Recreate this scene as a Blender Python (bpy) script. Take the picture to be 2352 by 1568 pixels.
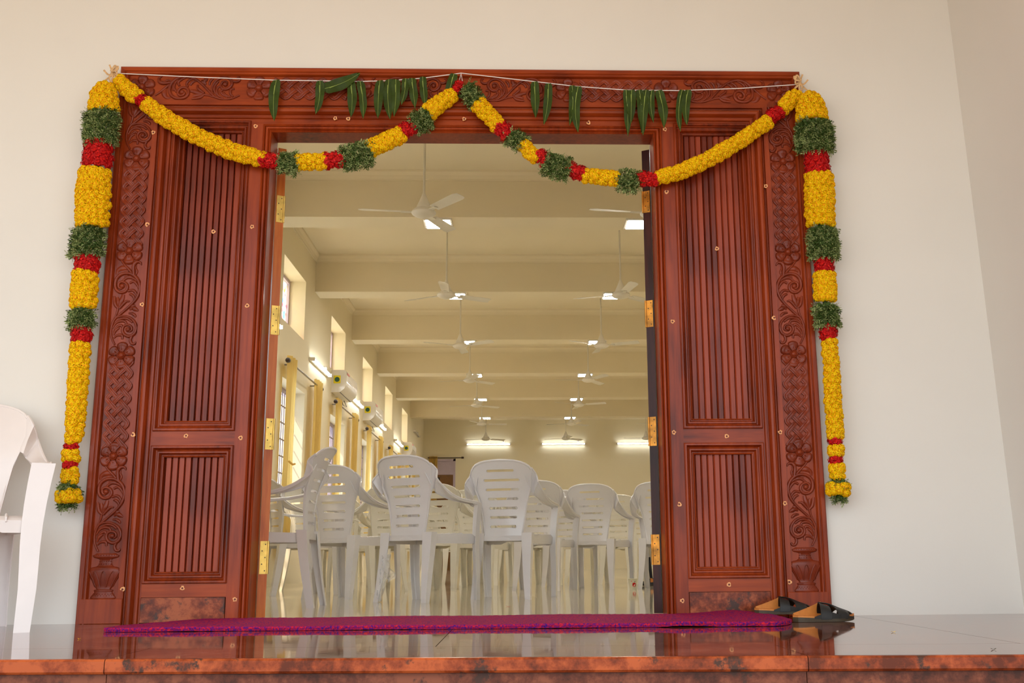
import bpy, bmesh, math, random
from mathutils import Vector, Matrix
random.seed(7)
sc = bpy.context.scene
for o in list(bpy.data.objects): bpy.data.objects.remove(o)
col = sc.collection
PI = math.pi

# ------------------------------------------------------------------ camera
CAM = Vector((0, -4.671, 0.25))
RX = Vector((0.99937785, -0.03415107, -0.00880959))
UP = Vector((0.00163228, -0.20472923, 0.97881728))
FW = Vector((0.03523124, 0.9782227, 0.20454612))
FPX = 2400.9
cd = bpy.data.cameras.new('camera'); cam = bpy.data.objects.new('camera', cd); col.objects.link(cam)
M = Matrix.Identity(4)
for i in range(3):
    M[i][0] = RX[i]; M[i][1] = UP[i]; M[i][2] = -FW[i]; M[i][3] = CAM[i]
cam.matrix_world = M
cd.sensor_fit = 'HORIZONTAL'; cd.sensor_width = 36; cd.lens = 36 * FPX / 2352
cd.shift_x = -100.3 / 2352; cd.clip_start = .05; cd.clip_end = 500
sc.camera = cam

def ray(u, v): return FW + RX * ((u - 1276.3) / FPX) - UP * ((v - 784) / FPX)
def at(u, v, Y):                      # point on the real plane y = Y that shows at (u, v)
    d = ray(u, v); return CAM + d * ((Y - CAM.y) / d.y)
def fl(u, v, z=0):                    # point on the real floor height z
    d = ray(u, v); return CAM + d * ((z - CAM.z) / d.z)

# ------------------------------------------------------------------ world, sun, exposure
w = bpy.data.worlds.new('world'); sc.world = w; w.use_nodes = True
nt = w.node_tree; bg = nt.nodes['Background']
bg.inputs[0].default_value = (.84, .93, 1.0, 1); bg.inputs[1].default_value = 1.85
sd = bpy.data.lights.new('sun', 'SUN'); sun = bpy.data.objects.new('sun', sd); col.objects.link(sun)
sd.energy = 2.6; sd.angle = math.radians(1.5); sd.color = (1, .80, .56)
sun.rotation_euler = Vector((.44, .48, -.76)).to_track_quat('-Z', 'Y').to_euler()
vs = sc.view_settings
vs.view_transform = 'Standard'; vs.look = 'None'; vs.gamma = 1; vs.use_curve_mapping = False
vs.exposure = 0.84

# ------------------------------------------------------------------ materials
def mat(name): 
    m = bpy.data.materials.new(name); m.use_nodes = True
    return m, m.node_tree, m.node_tree.nodes['Principled BSDF']
def lin(c):
    def f(x):
        x /= 255.; return x / 12.92 if x <= .04045 else ((x + .055) / 1.055) ** 2.4
    return (f(c[0]), f(c[1]), f(c[2]), 1)
def noise(nt, scale, stretch=(1, 1, 1), detail=3, rough=.55, coord='Object'):
    tc = nt.nodes.new('ShaderNodeTexCoord'); mp = nt.nodes.new('ShaderNodeMapping'); n = nt.nodes.new('ShaderNodeTexNoise')
    mp.inputs['Scale'].default_value = stretch; n.inputs['Scale'].default_value = scale
    n.inputs['Detail'].default_value = detail; n.inputs['Roughness'].default_value = rough
    nt.links.new(tc.outputs[coord], mp.inputs[0]); nt.links.new(mp.outputs[0], n.inputs[0])
    return n
def ramp(nt, src, stops):
    r = nt.nodes.new('ShaderNodeValToRGB'); nt.links.new(src, r.inputs[0])
    e = r.color_ramp.elements
    while len(e) < len(stops): e.new(.5)
    for k, (p, c) in enumerate(stops): e[k].position = p; e[k].color = c
    return r
def bump(nt, bs, src, strength, dist=.002):
    b = nt.nodes.new('ShaderNodeBump'); b.inputs['Strength'].default_value = strength; b.inputs['Distance'].default_value = dist
    nt.links.new(src, b.inputs['Height']); nt.links.new(b.outputs[0], bs.inputs['Normal'])
def simple(name, c, rough=.5, var=.06, scale=8, metal=0, spec=.5, bumpy=0, bscale=60, stretch=(1, 1, 1), sub=0, coat=0):
    m, t, b = mat(name); c = lin(c)
    n = noise(t, scale, stretch)
    lo = tuple(x * (1 - var) for x in c[:3]) + (1,); hi = tuple(min(1, x * (1 + var)) for x in c[:3]) + (1,)
    r = ramp(t, n.outputs[0], [(.3, lo), (.7, hi)]); t.links.new(r.outputs[0], b.inputs['Base Color'])
    b.inputs['Roughness'].default_value = rough; b.inputs['Metallic'].default_value = metal
    b.inputs['Specular IOR Level'].default_value = spec
    if coat: b.inputs['Coat Weight'].default_value = coat; b.inputs['Coat Roughness'].default_value = .08
    if bumpy: 
        n2 = noise(t, bscale, stretch); bump(t, b, n2.outputs[0], bumpy)
    return m
def wood(name, dark, mid, light, rough=.36, stretch=(14, 14, 1.0), coat=.10, rnd=.25):
    m, t, b = mat(name)
    n = noise(t, 3.2, stretch, 6, .62)
    n2 = noise(t, 2.3, (1.6, 1.6, .8), 3, .5)
    mx = t.nodes.new('ShaderNodeMath'); mx.operation = 'ADD'; t.links.new(n.outputs[0], mx.inputs[0]); t.links.new(n2.outputs[0], mx.inputs[1])
    oi = t.nodes.new('ShaderNodeObjectInfo'); ml = t.nodes.new('ShaderNodeMath'); ml.operation = 'MULTIPLY_ADD'
    t.links.new(oi.outputs['Random'], ml.inputs[0]); ml.inputs[1].default_value = rnd; t.links.new(mx.outputs[0], ml.inputs[2])
    dv = t.nodes.new('ShaderNodeMath'); dv.operation = 'MULTIPLY'; dv.inputs[1].default_value = .5; t.links.new(ml.outputs[0], dv.inputs[0])
    r = ramp(t, dv.outputs[0], [(.36, lin(dark)), (.52, lin(mid)), (.70, lin(light))])
    t.links.new(r.outputs[0], b.inputs['Base Color']); b.inputs['Roughness'].default_value = rough
    b.inputs['Coat Weight'].default_value = coat; b.inputs['Coat Roughness'].default_value = .12; b.inputs['Specular IOR Level'].default_value = .22
    bump(t, b, n.outputs[0], .12, .002)
    return m
W_FRAME = wood('reddish_polished_teak', (80, 24, 7), (130, 46, 13), (160, 64, 22))
W_H = wood('reddish_polished_teak_lintel', (80, 24, 7), (132, 48, 13), (162, 66, 22), stretch=(1, 14, 14))
W_CARVE = wood('carved_teak', (80, 26, 12), (116, 42, 20), (140, 56, 28), rough=.34, stretch=(5, 5, 3), rnd=.1)
W_PLANK = wood('teak_plank', (56, 20, 10), (112, 38, 17), (150, 60, 32), rough=.36, rnd=.5)
W_LEAF_LIT = wood('lit_teak_leaf_edge', (110, 42, 10), (176, 86, 30), (204, 116, 50), rough=.3)  # left leaf: lighter orange carries the light falling on its edge
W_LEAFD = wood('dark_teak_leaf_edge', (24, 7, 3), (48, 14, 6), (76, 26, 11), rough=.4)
WALL = simple('cream_exterior_paint', (226, 221, 213), .85, .02, 1.2, bumpy=.08, bscale=120)
HALLW = simple('cream_hall_paint', (228, 216, 186), .8, .02, .8)
HALLC = simple('warm_ceiling_paint', (226, 212, 180), .85, .02, .8)
PORCHC = simple('porch_ceiling_paint', (236, 214, 184), .9, .02, .8)
GROUND = simple('sandy_ground', (172, 160, 144), .9, .15, 2)
PLASTIC = simple('white_plastic', (222, 218, 216), .28, .03, 6, coat=.2)
CREAMPL = simple('ivory_plastic', (228, 222, 206), .3, .03, 6, coat=.2)
PLASTIC2 = simple('warm_white_plastic', (232, 222, 218), .34, .03, 6, coat=.2)
BRASS = simple('rusty_brass', (214, 178, 92), .38, .22, 22, metal=.75)
RUST = simple('rust_stained_brass', (206, 140, 50), .42, .5, 18, metal=.5)
SCREW = simple('dark_screw', (50, 34, 22), .5, .1)
RAW = simple('bare_chipped_wood', (232, 168, 112), .8, .15, 60)
HOLE = simple('filled_screw_hole', (104, 26, 14), .6, .2, 40)
YEL = simple('marigold_yellow', (255, 204, 0), .7, .1, 40, spec=.2)
YEL2 = simple('deep_marigold_yellow', (255, 172, 0), .7, .1, 40, spec=.2)
for m_ in (YEL, YEL2):
    b_ = m_.node_tree.nodes['Principled BSDF']; b_.inputs['Subsurface Weight'].default_value = .12; b_.inputs['Subsurface Radius'].default_value = (.02, .014, .002); b_.inputs['Subsurface Scale'].default_value = .5
RED = simple('velvet_red_petal', (182, 10, 12), .65, .35, 60, spec=.25)
RED2 = simple('bright_red_petal', (210, 22, 14), .6, .3, 60, spec=.25)
GRN = simple('grey_green_sprig', (146, 158, 98), .6, .3, 30, spec=.3)
GRN2 = simple('dark_green_sprig', (66, 90, 34), .6, .3, 30, spec=.3)
MANGO = simple('mango_leaf_green', (50, 66, 18), .5, .22, 18, spec=.2)
MIDRIB = simple('mango_midrib', (150, 168, 84), .5, .1)
THREAD = simple('white_thread', (232, 224, 222), .8, .05)
RAFFIA = simple('dry_banana_fibre', (206, 166, 118), .8, .2, 60)
CURT = None
def granite(name, c0, c1, c2, rough=.08, dark=.62, scale=26):
    m, t, b = mat(name)
    n = noise(t, scale, (1, 1, 1), 6, .68); n2 = noise(t, 5, (1, 1, 1), 3, .5); n3 = noise(t, 9, (1, 1, 1), 5, .7)
    a = t.nodes.new('ShaderNodeMath'); a.operation = 'ADD'; t.links.new(n.outputs[0], a.inputs[0]); t.links.new(n2.outputs[0], a.inputs[1])
    h = t.nodes.new('ShaderNodeMath'); h.operation = 'MULTIPLY'; h.inputs[1].default_value = .5; t.links.new(a.outputs[0], h.inputs[0])
    r = ramp(t, h.outputs[0], [(.40, lin(c0)), (.49, lin(c1)), (.57, lin(c2))])
    k = ramp(t, n3.outputs[0], [(dark - .03, (0, 0, 0, 1)), (dark + .03, (1, 1, 1, 1))])
    mx = t.nodes.new('ShaderNodeMix'); mx.data_type = 'RGBA'; t.links.new(k.outputs[0], mx.inputs[0])
    t.links.new(r.outputs[0], mx.inputs[6]); mx.inputs[7].default_value = lin((70, 44, 34))
    t.links.new(mx.outputs[2], b.inputs['Base Color']); b.inputs['Roughness'].default_value = rough
    if rough > .1: b.inputs['Specular IOR Level'].default_value = .25
    return m, t, b
GRAN, _, _ = granite('red_granite_edge', (92, 38, 18), (140, 60, 28), (176, 84, 42), .3, .60)
GRAND, _, _ = granite('dark_red_granite_riser', (70, 34, 22), (104, 52, 34), (134, 74, 50), .35, .60)
GPLATE, _, _ = granite('granite_kick_plate', (84, 34, 16), (128, 56, 28), (164, 84, 48), .3, .6, 34)
GTOP, t_, b_ = granite('polished_red_granite_floor', (88, 46, 34), (112, 62, 46), (136, 84, 66), .05, .7)
nn = noise(t_, 6, (1, 9, 1), 4, .6); rr = ramp(t_, nn.outputs[0], [(.4, (.02, .02, .02, 1)), (.8, (.11, .11, .11, 1))]); t_.links.new(rr.outputs[0], b_.inputs['Roughness'])
TILE, t_, b_ = mat('glossy_beige_tile'); b_.inputs['Roughness'].default_value = .06
n_ = noise(t_, 1.2, (1, 1, 1), 4, .6); r_ = ramp(t_, n_.outputs[0], [(.3, lin((188, 176, 150))), (.7, lin((206, 196, 170)))])
bk = t_.nodes.new('ShaderNodeTexBrick'); tc_ = t_.nodes.new('ShaderNodeTexCoord'); t_.links.new(tc_.outputs['Object'], bk.inputs[0])
bk.offset = 0; bk.inputs['Scale'].default_value = 1; bk.inputs['Brick Width'].default_value = .6; bk.inputs['Row Height'].default_value = .6; bk.inputs['Mortar Size'].default_value = .0015
t_.links.new(r_.outputs[0], bk.inputs['Color1']); t_.links.new(r_.outputs[0], bk.inputs['Color2']); bk.inputs['Mortar'].default_value = lin((150, 138, 112))
t_.links.new(bk.outputs[0], b_.inputs['Base Color'])
MATM, t_, b_ = mat('purple_red_flecked_pile'); b_.inputs['Roughness'].default_value = .95; b_.inputs['Specular IOR Level'].default_value = .1
n_ = noise(t_, 130, (1, 1, 1), 3, .7)
r_ = ramp(t_, n_.outputs[0], [(.38, lin((48, 26, 120))), (.45, lin((120, 26, 92))), (.53, lin((150, 26, 70))), (.62, lin((205, 40, 50)))]); t_.links.new(r_.outputs[0], b_.inputs['Base Color'])
BLACKL = simple('worn_black_leather', (24, 22, 20), .5, .25, 40, bumpy=.2)
TAN = simple('tan_insole', (196, 120, 48), .6, .15, 30)
SOLE = simple('dark_brown_sole', (62, 50, 32), .6, .2, 40)
MAUVE = simple('mauve_window_paint', (188, 172, 190), .5, .03)
BARS = simple('grille_paint', (120, 104, 104), .5, .05)
CHROME = simple('steel_rod', (150, 145, 140), .25, .1, metal=.9)
FINIAL = simple('dark_wood_finial', (48, 28, 18), .3, .1)
FANW = simple('off_white_fan_enamel', (216, 208, 190), .3, .03)
ACW = simple('white_unit_casing', (226, 218, 204), .25, .02, coat=.3)
ACD = simple('dark_unit_slot', (70, 62, 50), .5, .05)
STKY = simple('yellow_sticker', (232, 214, 20), .5, .02)
STKG = simple('green_sticker_disc', (40, 90, 70), .5, .1)
STKR = simple('pink_print', (214, 120, 110), .5, .1)
BROWN = simple('brown_panel_door', (120, 80, 30), .5, .15)
DARK = simple('dark_recess', (36, 34, 30), .6, .1)
def emis(name, c, s):
    m, t, b = mat(name); b.inputs['Base Color'].default_value = c; b.inputs['Emission Color'].default_value = c; b.inputs['Emission Strength'].default_value = s
    return m
PANEL = emis('lit_led_panel', (1, .96, .89, 1), 52)
TUBE = emis('lit_tube', (.9, .96, 1, 1), 10)
UNLIT = simple('unlit_tube', (200, 196, 184), .4, .02)
def translucent(name, c, t_amt, rough=.8):
    m, t, b = mat(name); out = t.nodes['Material Output']
    tr = t.nodes.new('ShaderNodeBsdfTranslucent'); mx = t.nodes.new('ShaderNodeMixShader')
    n = noise(t, 14, (1, 1, .15)); cc = lin(c)
    r = ramp(t, n.outputs[0], [(.3, tuple(x * .92 for x in cc[:3]) + (1,)), (.7, cc)])
    t.links.new(r.outputs[0], b.inputs['Base Color']); t.links.new(r.outputs[0], tr.inputs[0]); b.inputs['Roughness'].default_value = rough
    mx.inputs[0].default_value = t_amt; t.links.new(b.outputs[0], mx.inputs[1]); t.links.new(tr.outputs[0], mx.inputs[2]); t.links.new(mx.outputs[0], out.inputs[0])
    return m
CURT = translucent('pale_yellow_curtain', (240, 212, 132), .55)
# stained glass : coloured diamonds
STAIN, t_, b_ = mat('stained_glass'); o_ = t_.nodes['Material Output']
vo = t_.nodes.new('ShaderNodeTexVoronoi'); vo.inputs['Scale'].default_value = 20; tc_ = t_.nodes.new('ShaderNodeTexCoord'); t_.links.new(tc_.outputs['Object'], vo.inputs[0])
sp = t_.nodes.new('ShaderNodeSeparateColor'); t_.links.new(vo.outputs['Color'], sp.inputs[0])
r_ = ramp(t_, sp.outputs[0], [(0, (1, .95, .80, 1)), (.6, (.9, .25, .35, 1)), (.68, (.3, .55, .9, 1)), (.76, (.95, .8, .25, 1)), (.84, (1, .95, .80, 1))]); r_.color_ramp.interpolation = 'CONSTANT'
tr = t_.nodes.new('ShaderNodeBsdfTranslucent'); ts = t_.nodes.new('ShaderNodeBsdfTransparent'); mx = t_.nodes.new('ShaderNodeMixShader'); mx.inputs[0].default_value = .5
t_.links.new(r_.outputs[0], tr.inputs[0]); t_.links.new(r_.outputs[0], ts.inputs[0]); t_.links.new(tr.outputs[0], mx.inputs[1]); t_.links.new(ts.outputs[0], mx.inputs[2]); t_.links.new(mx.outputs[0], o_.inputs[0])
FILM, t_, b_ = mat('clear_plastic_film'); b_.inputs['Roughness'].default_value = .15; b_.inputs['Alpha'].default_value = .3; b_.inputs['Base Color'].default_value = (.9, .9, .92, 1); b_.inputs['Coat Weight'].default_value = 1
nn = noise(t_, 45, (1, 1, 1), 4, .7); bump(t_, b_, nn.outputs[0], 1, .01)
CUPW = simple('white_paper_cup', (226, 220, 196), .5, .03)
BLUE = simple('blue_cloth', (20, 90, 150), .7, .1)
BLACKC = simple('black_cloth', (24, 22, 24), .8, .1)

# ------------------------------------------------------------------ mesh helpers
class MB:
    def __init__(s): s.v = []; s.f = []; s.mi = []; s.m = 0
    def add(s, vs, fs):
        o = len(s.v); s.v += [tuple(p) for p in vs]
        for f in fs: s.f.append(tuple(i + o for i in f)); s.mi.append(s.m)
        return s
    def box(s, x0, x1, y0, y1, z0, z1):
        return s.add([(x0, y0, z0), (x1, y0, z0), (x1, y1, z0), (x0, y1, z0), (x0, y0, z1), (x1, y0, z1), (x1, y1, z1), (x0, y1, z1)],
                     [(0, 3, 2, 1), (4, 5, 6, 7), (0, 1, 5, 4), (1, 2, 6, 5), (2, 3, 7, 6), (3, 0, 4, 7)])
    def bbox(s, x0, x1, y0, y1, z0, z1, b=.004):   # box with chamfered front (y0) edges
        return s.add([(x0, y1, z0), (x1, y1, z0), (x1, y1, z1), (x0, y1, z1), (x0, y0 + b, z0), (x1, y0 + b, z0), (x1, y0 + b, z1), (x0, y0 + b, z1),
                      (x0 + b, y0, z0 + b), (x1 - b, y0, z0 + b), (x1 - b, y0, z1 - b), (x0 + b, y0, z1 - b)],
                     [(0, 3, 2, 1), (0, 1, 5, 4), (1, 2, 6, 5), (2, 3, 7, 6), (3, 0, 4, 7), (4, 5, 9, 8), (5, 6, 10, 9), (6, 7, 11, 10), (7, 4, 8, 11), (8, 9, 10, 11)])
    def strip(s, A, B):     # quads between two equal polylines
        n = len(A); return s.add(list(A) + list(B), [(i, i + 1, n + i + 1, n + i) for i in range(n - 1)])
    def sweep(s, pts, secs, cap=True):   # secs: list of closed sections (lists of points)
        n = len(secs[0]); vs = [p for sec in secs for p in sec]; fs = []
        for k in range(len(secs) - 1):
            for i in range(n): fs.append((k * n + i, k * n + (i + 1) % n, (k + 1) * n + (i + 1) % n, (k + 1) * n + i))
        if cap: fs.append(tuple(range(n - 1, -1, -1))); fs.append(tuple((len(secs) - 1) * n + i for i in range(n)))
        return s.add(vs, fs)
    def tube(s, pts, r, n=6, flat=None, cap=True):   # flat=(axis vector, factor) squashes section along axis
        pts = [Vector(p) for p in pts]; L = len(pts)
        if not hasattr(r, '__len__'): r = [r] * L
        secs = []; u = None
        for k, p in enumerate(pts):
            t = (pts[min(k + 1, L - 1)] - pts[max(k - 1, 0)]).normalized()
            if u is None:
                u = t.cross(Vector((0, 0, 1)));
                if u.length < .1: u = t.cross(Vector((1, 0, 0)))
            u = (u - t * u.dot(t)).normalized(); w_ = t.cross(u)
            sec = []
            for i in range(n):
                a = 2 * PI * i / n; d = u * math.cos(a) * r[k] + w_ * math.sin(a) * r[k]
                if flat: ax, f = flat; d = d - ax * d.dot(ax) * (1 - f)
                sec.append(p + d)
            secs.append(sec)
        return s.sweep(pts, secs, cap)
    def lathe(s, prof, n=16, c=(0, 0, 0), axis='z', a0=0, a1=2 * PI, sy=1):
        full = abs(a1 - a0 - 2 * PI) < 1e-6; m = n if full else n + 1; vs = []; fs = []
        for (r, h) in prof:
            for i in range(m):
                a = a0 + (a1 - a0) * i / n; x, y = r * math.cos(a), r * math.sin(a) * sy
                vs.append((c[0] + x, c[1] + y, c[2] + h) if axis == 'z' else ((c[0] + x, c[1] + h, c[2] + y) if axis == 'y' else (c[0] + h, c[1] + x, c[2] + y)))
        for k in range(len(prof) - 1):
            for i in range(n): j = (i + 1) % m; fs.append((k * m + i, k * m + j, (k + 1) * m + j, (k + 1) * m + i))
        return s.add(vs, fs)
    def grid(s, fn, nu, nv, skip=None):
        vs = [fn(i / nu, j / nv) for j in range(nv + 1) for i in range(nu + 1)]; fs = []
        for j in range(nv):
            for i in range(nu):
                if skip and skip(i, j): continue
                a = j * (nu + 1) + i; fs.append((a, a + 1, a + nu + 2, a + nu + 1))
        return s.add(vs, fs)
    def mesh(s, name, mats, smooth=False, ang=40):
        me = bpy.data.meshes.new(name); me.from_pydata(s.v, [], s.f)
        if not isinstance(mats, (list, tuple)): mats = [mats]
        for m in mats: me.materials.append(m)
        if len(mats) > 1: me.polygons.foreach_set('material_index', s.mi)
        bm = bmesh.new(); bm.from_mesh(me); bmesh.ops.recalc_face_normals(bm, faces=bm.faces); bm.to_mesh(me); bm.free()
        if smooth:
            me.polygons.foreach_set('use_smooth', [True] * len(me.polygons))
            try: me.set_sharp_from_angle(angle=math.radians(ang))
            except Exception: pass
        me.update(); return me
    def obj(s, name, mats, parent=None, smooth=False, ang=40): return link(name, s.mesh(name, mats, smooth, ang), parent)
def link(name, me, parent=None, loc=None, rot=None, scale=None):
    o = bpy.data.objects.new(name, me); col.objects.link(o)
    if parent: o.parent = parent
    if loc is not None: o.location = loc
    if rot is not None: o.rotation_euler = rot
    if scale is not None: o.scale = scale
    return o
def thing(name, label, cat, loc=(0, 0, 0), rz=0, group=None):
    o = bpy.data.objects.new(name, None); col.objects.link(o); o.location = loc; o.rotation_euler = (0, 0, rz); o.empty_display_size = .1
    o['label'] = label; o['category'] = cat
    if group: o['group'] = group
    return o
def tag(o, label, cat, group=None):
    o['label'] = label; o['category'] = cat
    if group: o['group'] = group
    return o
def struct(name, mb, m, parent=None, smooth=False):
    o = mb.obj(name, m, parent, smooth)
    if parent is None: o['kind'] = 'structure'
    return o
def copy_tree(o, parent=None):
    c = o.copy(); col.objects.link(c); c.parent = parent
    for ch in list(o.children): copy_tree(ch, c)
    return c
def smoothpath(pts, n=8):      # Catmull-Rom
    P = [Vector(p) for p in pts]; P = [P[0] * 2 - P[1]] + P + [P[-1] * 2 - P[-2]]; out = []
    for i in range(1, len(P) - 2):
        for k in range(n):
            t = k / n; a, b, c, d = P[i - 1], P[i], P[i + 1], P[i + 2]
            out.append(.5 * ((2 * b) + (c - a) * t + (2 * a - 5 * b + 4 * c - d) * t * t + (3 * b - a - 3 * c + d) * t ** 3))
    out.append(P[-2]); return out

# ================================================================== SETTING
# door frame sizes (m): symmetric about XC
XC = -.2615; HW = 1.6295; ZT = 2.568; OPN = .906; ZO = 2.243; YB = .14
H0, H1 = -2.70, 5.25        # hall width
YW = 24.95
wf = MB()
X0, X1 = XC - HW + .01, XC + HW - .01
wf.box(-4.2, X0, .03, .2, -.6, 4.3); wf.box(X1, 5.6, .03, .2, -.6, 4.3); wf.box(X0, X1, .03, .2, ZT - .01, 4.3)
struct('wall_front', wf, WALL)
# right hand porch wall returning towards the viewer, very slightly battered
rw = MB(); A = [(2.235, .03, 0), (2.235, -3.2, 0), (2.5, -3.2, 0), (2.5, .03, 0)]; B = [(2.135, .03, 3.3), (2.135, -3.2, 3.3), (2.5, -3.2, 3.3), (2.5, .03, 3.3)]
rw.add(A + B, [(0, 1, 5, 4), (1, 2, 6, 5), (2, 3, 7, 6), (3, 0, 4, 7), (4, 5, 6, 7), (0, 3, 2, 1)])
struct('wall_right_porch', rw, WALL)
struct('wall_left_porch_added', MB().box(-4.8, -4.5, -3.2, .03, 0, 3.3), WALL)  # unseen side wall, added to dim the left of the porch
struct('ceiling_porch', MB().box(-9, 5.6, -4.6, .03, 3.3, 3.5), PORCHC)  # unseen roof, stretched left to keep sun off the porch ground
struct('ground', MB().box(-40, 40, -45, -2.6, -.62, -.5), GROUND)
# porch floor : polished granite slabs, front edge slightly askew
edge = lambda x: -1.80 - .08 * x
pf = bpy.data.objects.new('floor_porch', None); col.objects.link(pf); pf['kind'] = 'structure'
def slab(x0, x1, ya, yb, name='slab', m=GTOP):    # ya,yb functions of x
    g = .0012; x0 += g; x1 -= g
    b = MB(); A = [(x0, ya(x0) + g, 0), (x1, ya(x1) + g, 0), (x1, yb(x1) - g, 0), (x0, yb(x0) - g, 0)]
    b.add(A + [(p[0], p[1], -.03) for p in A], [(0, 1, 2, 3), (4, 7, 6, 5), (0, 4, 5, 1), (1, 5, 6, 2), (2, 6, 7, 3), (3, 7, 4, 0)])
    return b.obj(name, m, pf)
mid = lambda x: edge(x) + .36
for x0, x1 in ((-4.2, -3.0), (-3.0, -1.112), (-1.112, .752), (.752, 2.6)): slab(x0, x1, lambda x: edge(x) + .012, mid)
for x0, x1 in ((-4.2, -2.2), (-2.2, -.25), (-.25, 1.46), (1.46, 2.6)): slab(x0, x1, mid, lambda x: .13)
for x0, x1 in ((-4.2, -3.0), (-3.0, -1.112), (-1.112, .752), (.752, 2.6)):   # moulded nosing
    g = .001; prof = [(.012, 0), (.004, -.001), (0, -.006), (0, -.033), (.004, -.039), (.014, -.041), (.05, -.041)]
    b = MB(); b.strip([(x0 + g, edge(x0) + a, h) for a, h in prof], [(x1 - g, edge(x1) + a, h) for a, h in prof])
    b.obj('step_nosing', GRAN, pf)
    b = MB(); A = [(x0 + g, edge(x0) + .022), (x1 - g, edge(x1) + .022), (x1 - g, edge(x1) + .06), (x0 + g, edge(x0) + .06)]
    b.add([(p[0], p[1], -.041) for p in A] + [(p[0], p[1], -.17) for p in A], [(0, 1, 5, 4), (1, 2, 6, 5), (2, 3, 7, 6), (3, 0, 4, 7)]); b.obj('step_riser', GRAND, pf)
b = MB(); b.box(-4.2, 2.6, -2.6, -1.5, -.6, -.171); b.obj('lower_step', GRAND, pf)
MB().box(-4.2, 2.6, -1.55, .2, -.6, -.031).obj('floor_bed', GRAND, pf)
struct('floor', MB().box(H0 - .4, H1 + .2, .13, YW + .3, -.1, 0), TILE)
# hall shell
wl = MB(); BAYS = range(-2, 5); S = 3.094
def ybox(y0, y1, z0, z1): wl.box(H0 - .28, H0, y0, y1, z0, z1)
ybox(.2, YW + .2, 0, .9); ybox(.2, YW + .2, 2.33, 2.98); ybox(.2, YW + .2, 3.735, 4.3)
y = .2; y2 = .2
for i in BAYS:
    a = 7.2 + i * S; ybox(y, a, .9, 2.33); y = a + 1.27
    a = 7.03 + i * S; ybox(y2, a, 2.98, 3.735); y2 = a + 1.25
ybox(y, YW + .2, .9, 2.33); ybox(y2, YW + .2, 2.98, 3.735)
struct('wall_left', wl, HALLW)
struct('wall_right', MB().box(H1, H1 + .2, .2, YW + .2, 0, 4.3), HALLW)
b = MB(); b.box(H0 - .2, H1 + .2, YW, YW + .2, 0, 4.3); struct('wall_back', b, HALLW)
struct('ceiling', MB().box(H0 - .3, H1 + .2, .2, YW + .2, 4.26, 4.4), HALLC)
for i in range(-1, 6):
    b = MB(); y0 = 5.77 + i * S; b.box(H0, H1, y0, y0 + .36, 3.76, 4.26)
    struct('ceiling_beam', b, HALLC)
k = 0
for i in range(-2, 6):     # plaster cornice of each bay
    ya = 6.13 + i * S if i > -2 else .2; yb = 5.77 + (i + 1) * S if i < 5 else YW
    prof = [(0, -.10), (.012, -.10), (.014, -.085), (.03, -.05), (.055, -.02), (.06, 0)]
    b = MB(); R = lambda a, h: [(H0 + a, ya + a, 4.26 + h), (H1 - a, ya + a, 4.26 + h), (H1 - a, yb - a, 4.26 + h), (H0 + a, yb - a, 4.26 + h)]
    rings = [R(a, h) for a, h in prof]
    for p, q in zip(rings, rings[1:]): b.strip(p + [p[0]], q + [q[0]])
    k += 1; struct('trim_%d' % k, b, HALLC)
struct('threshold', MB().box(XC - OPN - .02, XC + OPN + .02, .1, .14, -.02, .0005), GRAND)

# ------------------------------------------------------------------ windows of the hall
def windows():
    n = 0
    gl = MB(); gl.box(H0 - .235, H0 - .23, 0, 1.17, 0, .675); gme = gl.mesh('stained_pane', STAIN)
    fr = MB()
    for a in ((0, 1.25, 0, .04), (0, 1.25, .715, .755), (0, .04, .04, .715), (1.21, 1.25, .04, .715), (.605, .645, .04, .715)): fr.box(H0 - .25, H0 - .2, a[0], a[1], a[2], a[3])
    fme = fr.mesh('window_frame', MAUVE)
    lf = MB()
    for a in ((0, 1.27, 0, .06), (0, 1.27, 1.37, 1.43), (0, .06, .06, 1.37), (1.21, 1.27, .06, 1.37), (.61, .66, .06, 1.37)): lf.box(H0 - .22, H0 - .17, *a)
    lme = lf.mesh('window_frame', MAUVE)
    bar = MB().tube([(0, 0, .06), (0, 0, 1.37)], .006, 6).mesh('grille_bar', BARS)
    rail = MB().box(-.005, .005, .06, 1.21, -.008, .008).mesh('grille_rail', BARS)
    for i in BAYS:
        n += 1
        o = bpy.data.objects.new('window_%d' % n, None); col.objects.link(o); o['kind'] = 'structure'; o.location = (0, 7.03 + i * S, 2.98)
        link('window_frame', fme, o); link('stained_pane', gme, o, (0, .04, .04))
        n += 1
        o = bpy.data.objects.new('window_%d' % n, None); col.objects.link(o); o['kind'] = 'structure'; o.location = (0, 7.2 + i * S, .9)
        link('window_frame', lme, o)
        for k in range(1, 10):
            if k != 5: link('grille_bar', bar, o, (H0 - .16, .06 + k * .115, 0))
        for k in range(1, 7): link('grille_rail', rail, o, (H0 - .16, 0, .2 * k))
windows()

# far door with curtain rod
d2 = bpy.data.objects.new('door_2', None); col.objects.link(d2); d2['kind'] = 'structure'; d2.location = (-2.42, YW, 0)
b = MB(); b.box(0, .06, -.05, 0, 0, 3.06); b.box(.57, .63, -.05, 0, 0, 3.06); b.box(0, .63, -.05, 0, 3.0, 3.06); b.box(.06, .57, -.04, 0, 2.62, 2.68); b.obj('door_frame', MAUVE, d2)
MB().box(.06, .57, -.02, 0, 2.68, 3.0).obj('transom_panel', MAUVE, d2)
b = MB(); b.box(.06, .57, -.02, 0, 0, 2.62)
for z in (.2, 1.0, 1.8): b.bbox(.12, .51, -.03, -.02, z, z + .65)
b.obj('door_leaf', BROWN, d2)
MB().box(.06, .2, -.03, -.0, 2.0, 2.55).obj('dark_gap', DARK, d2)

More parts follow.
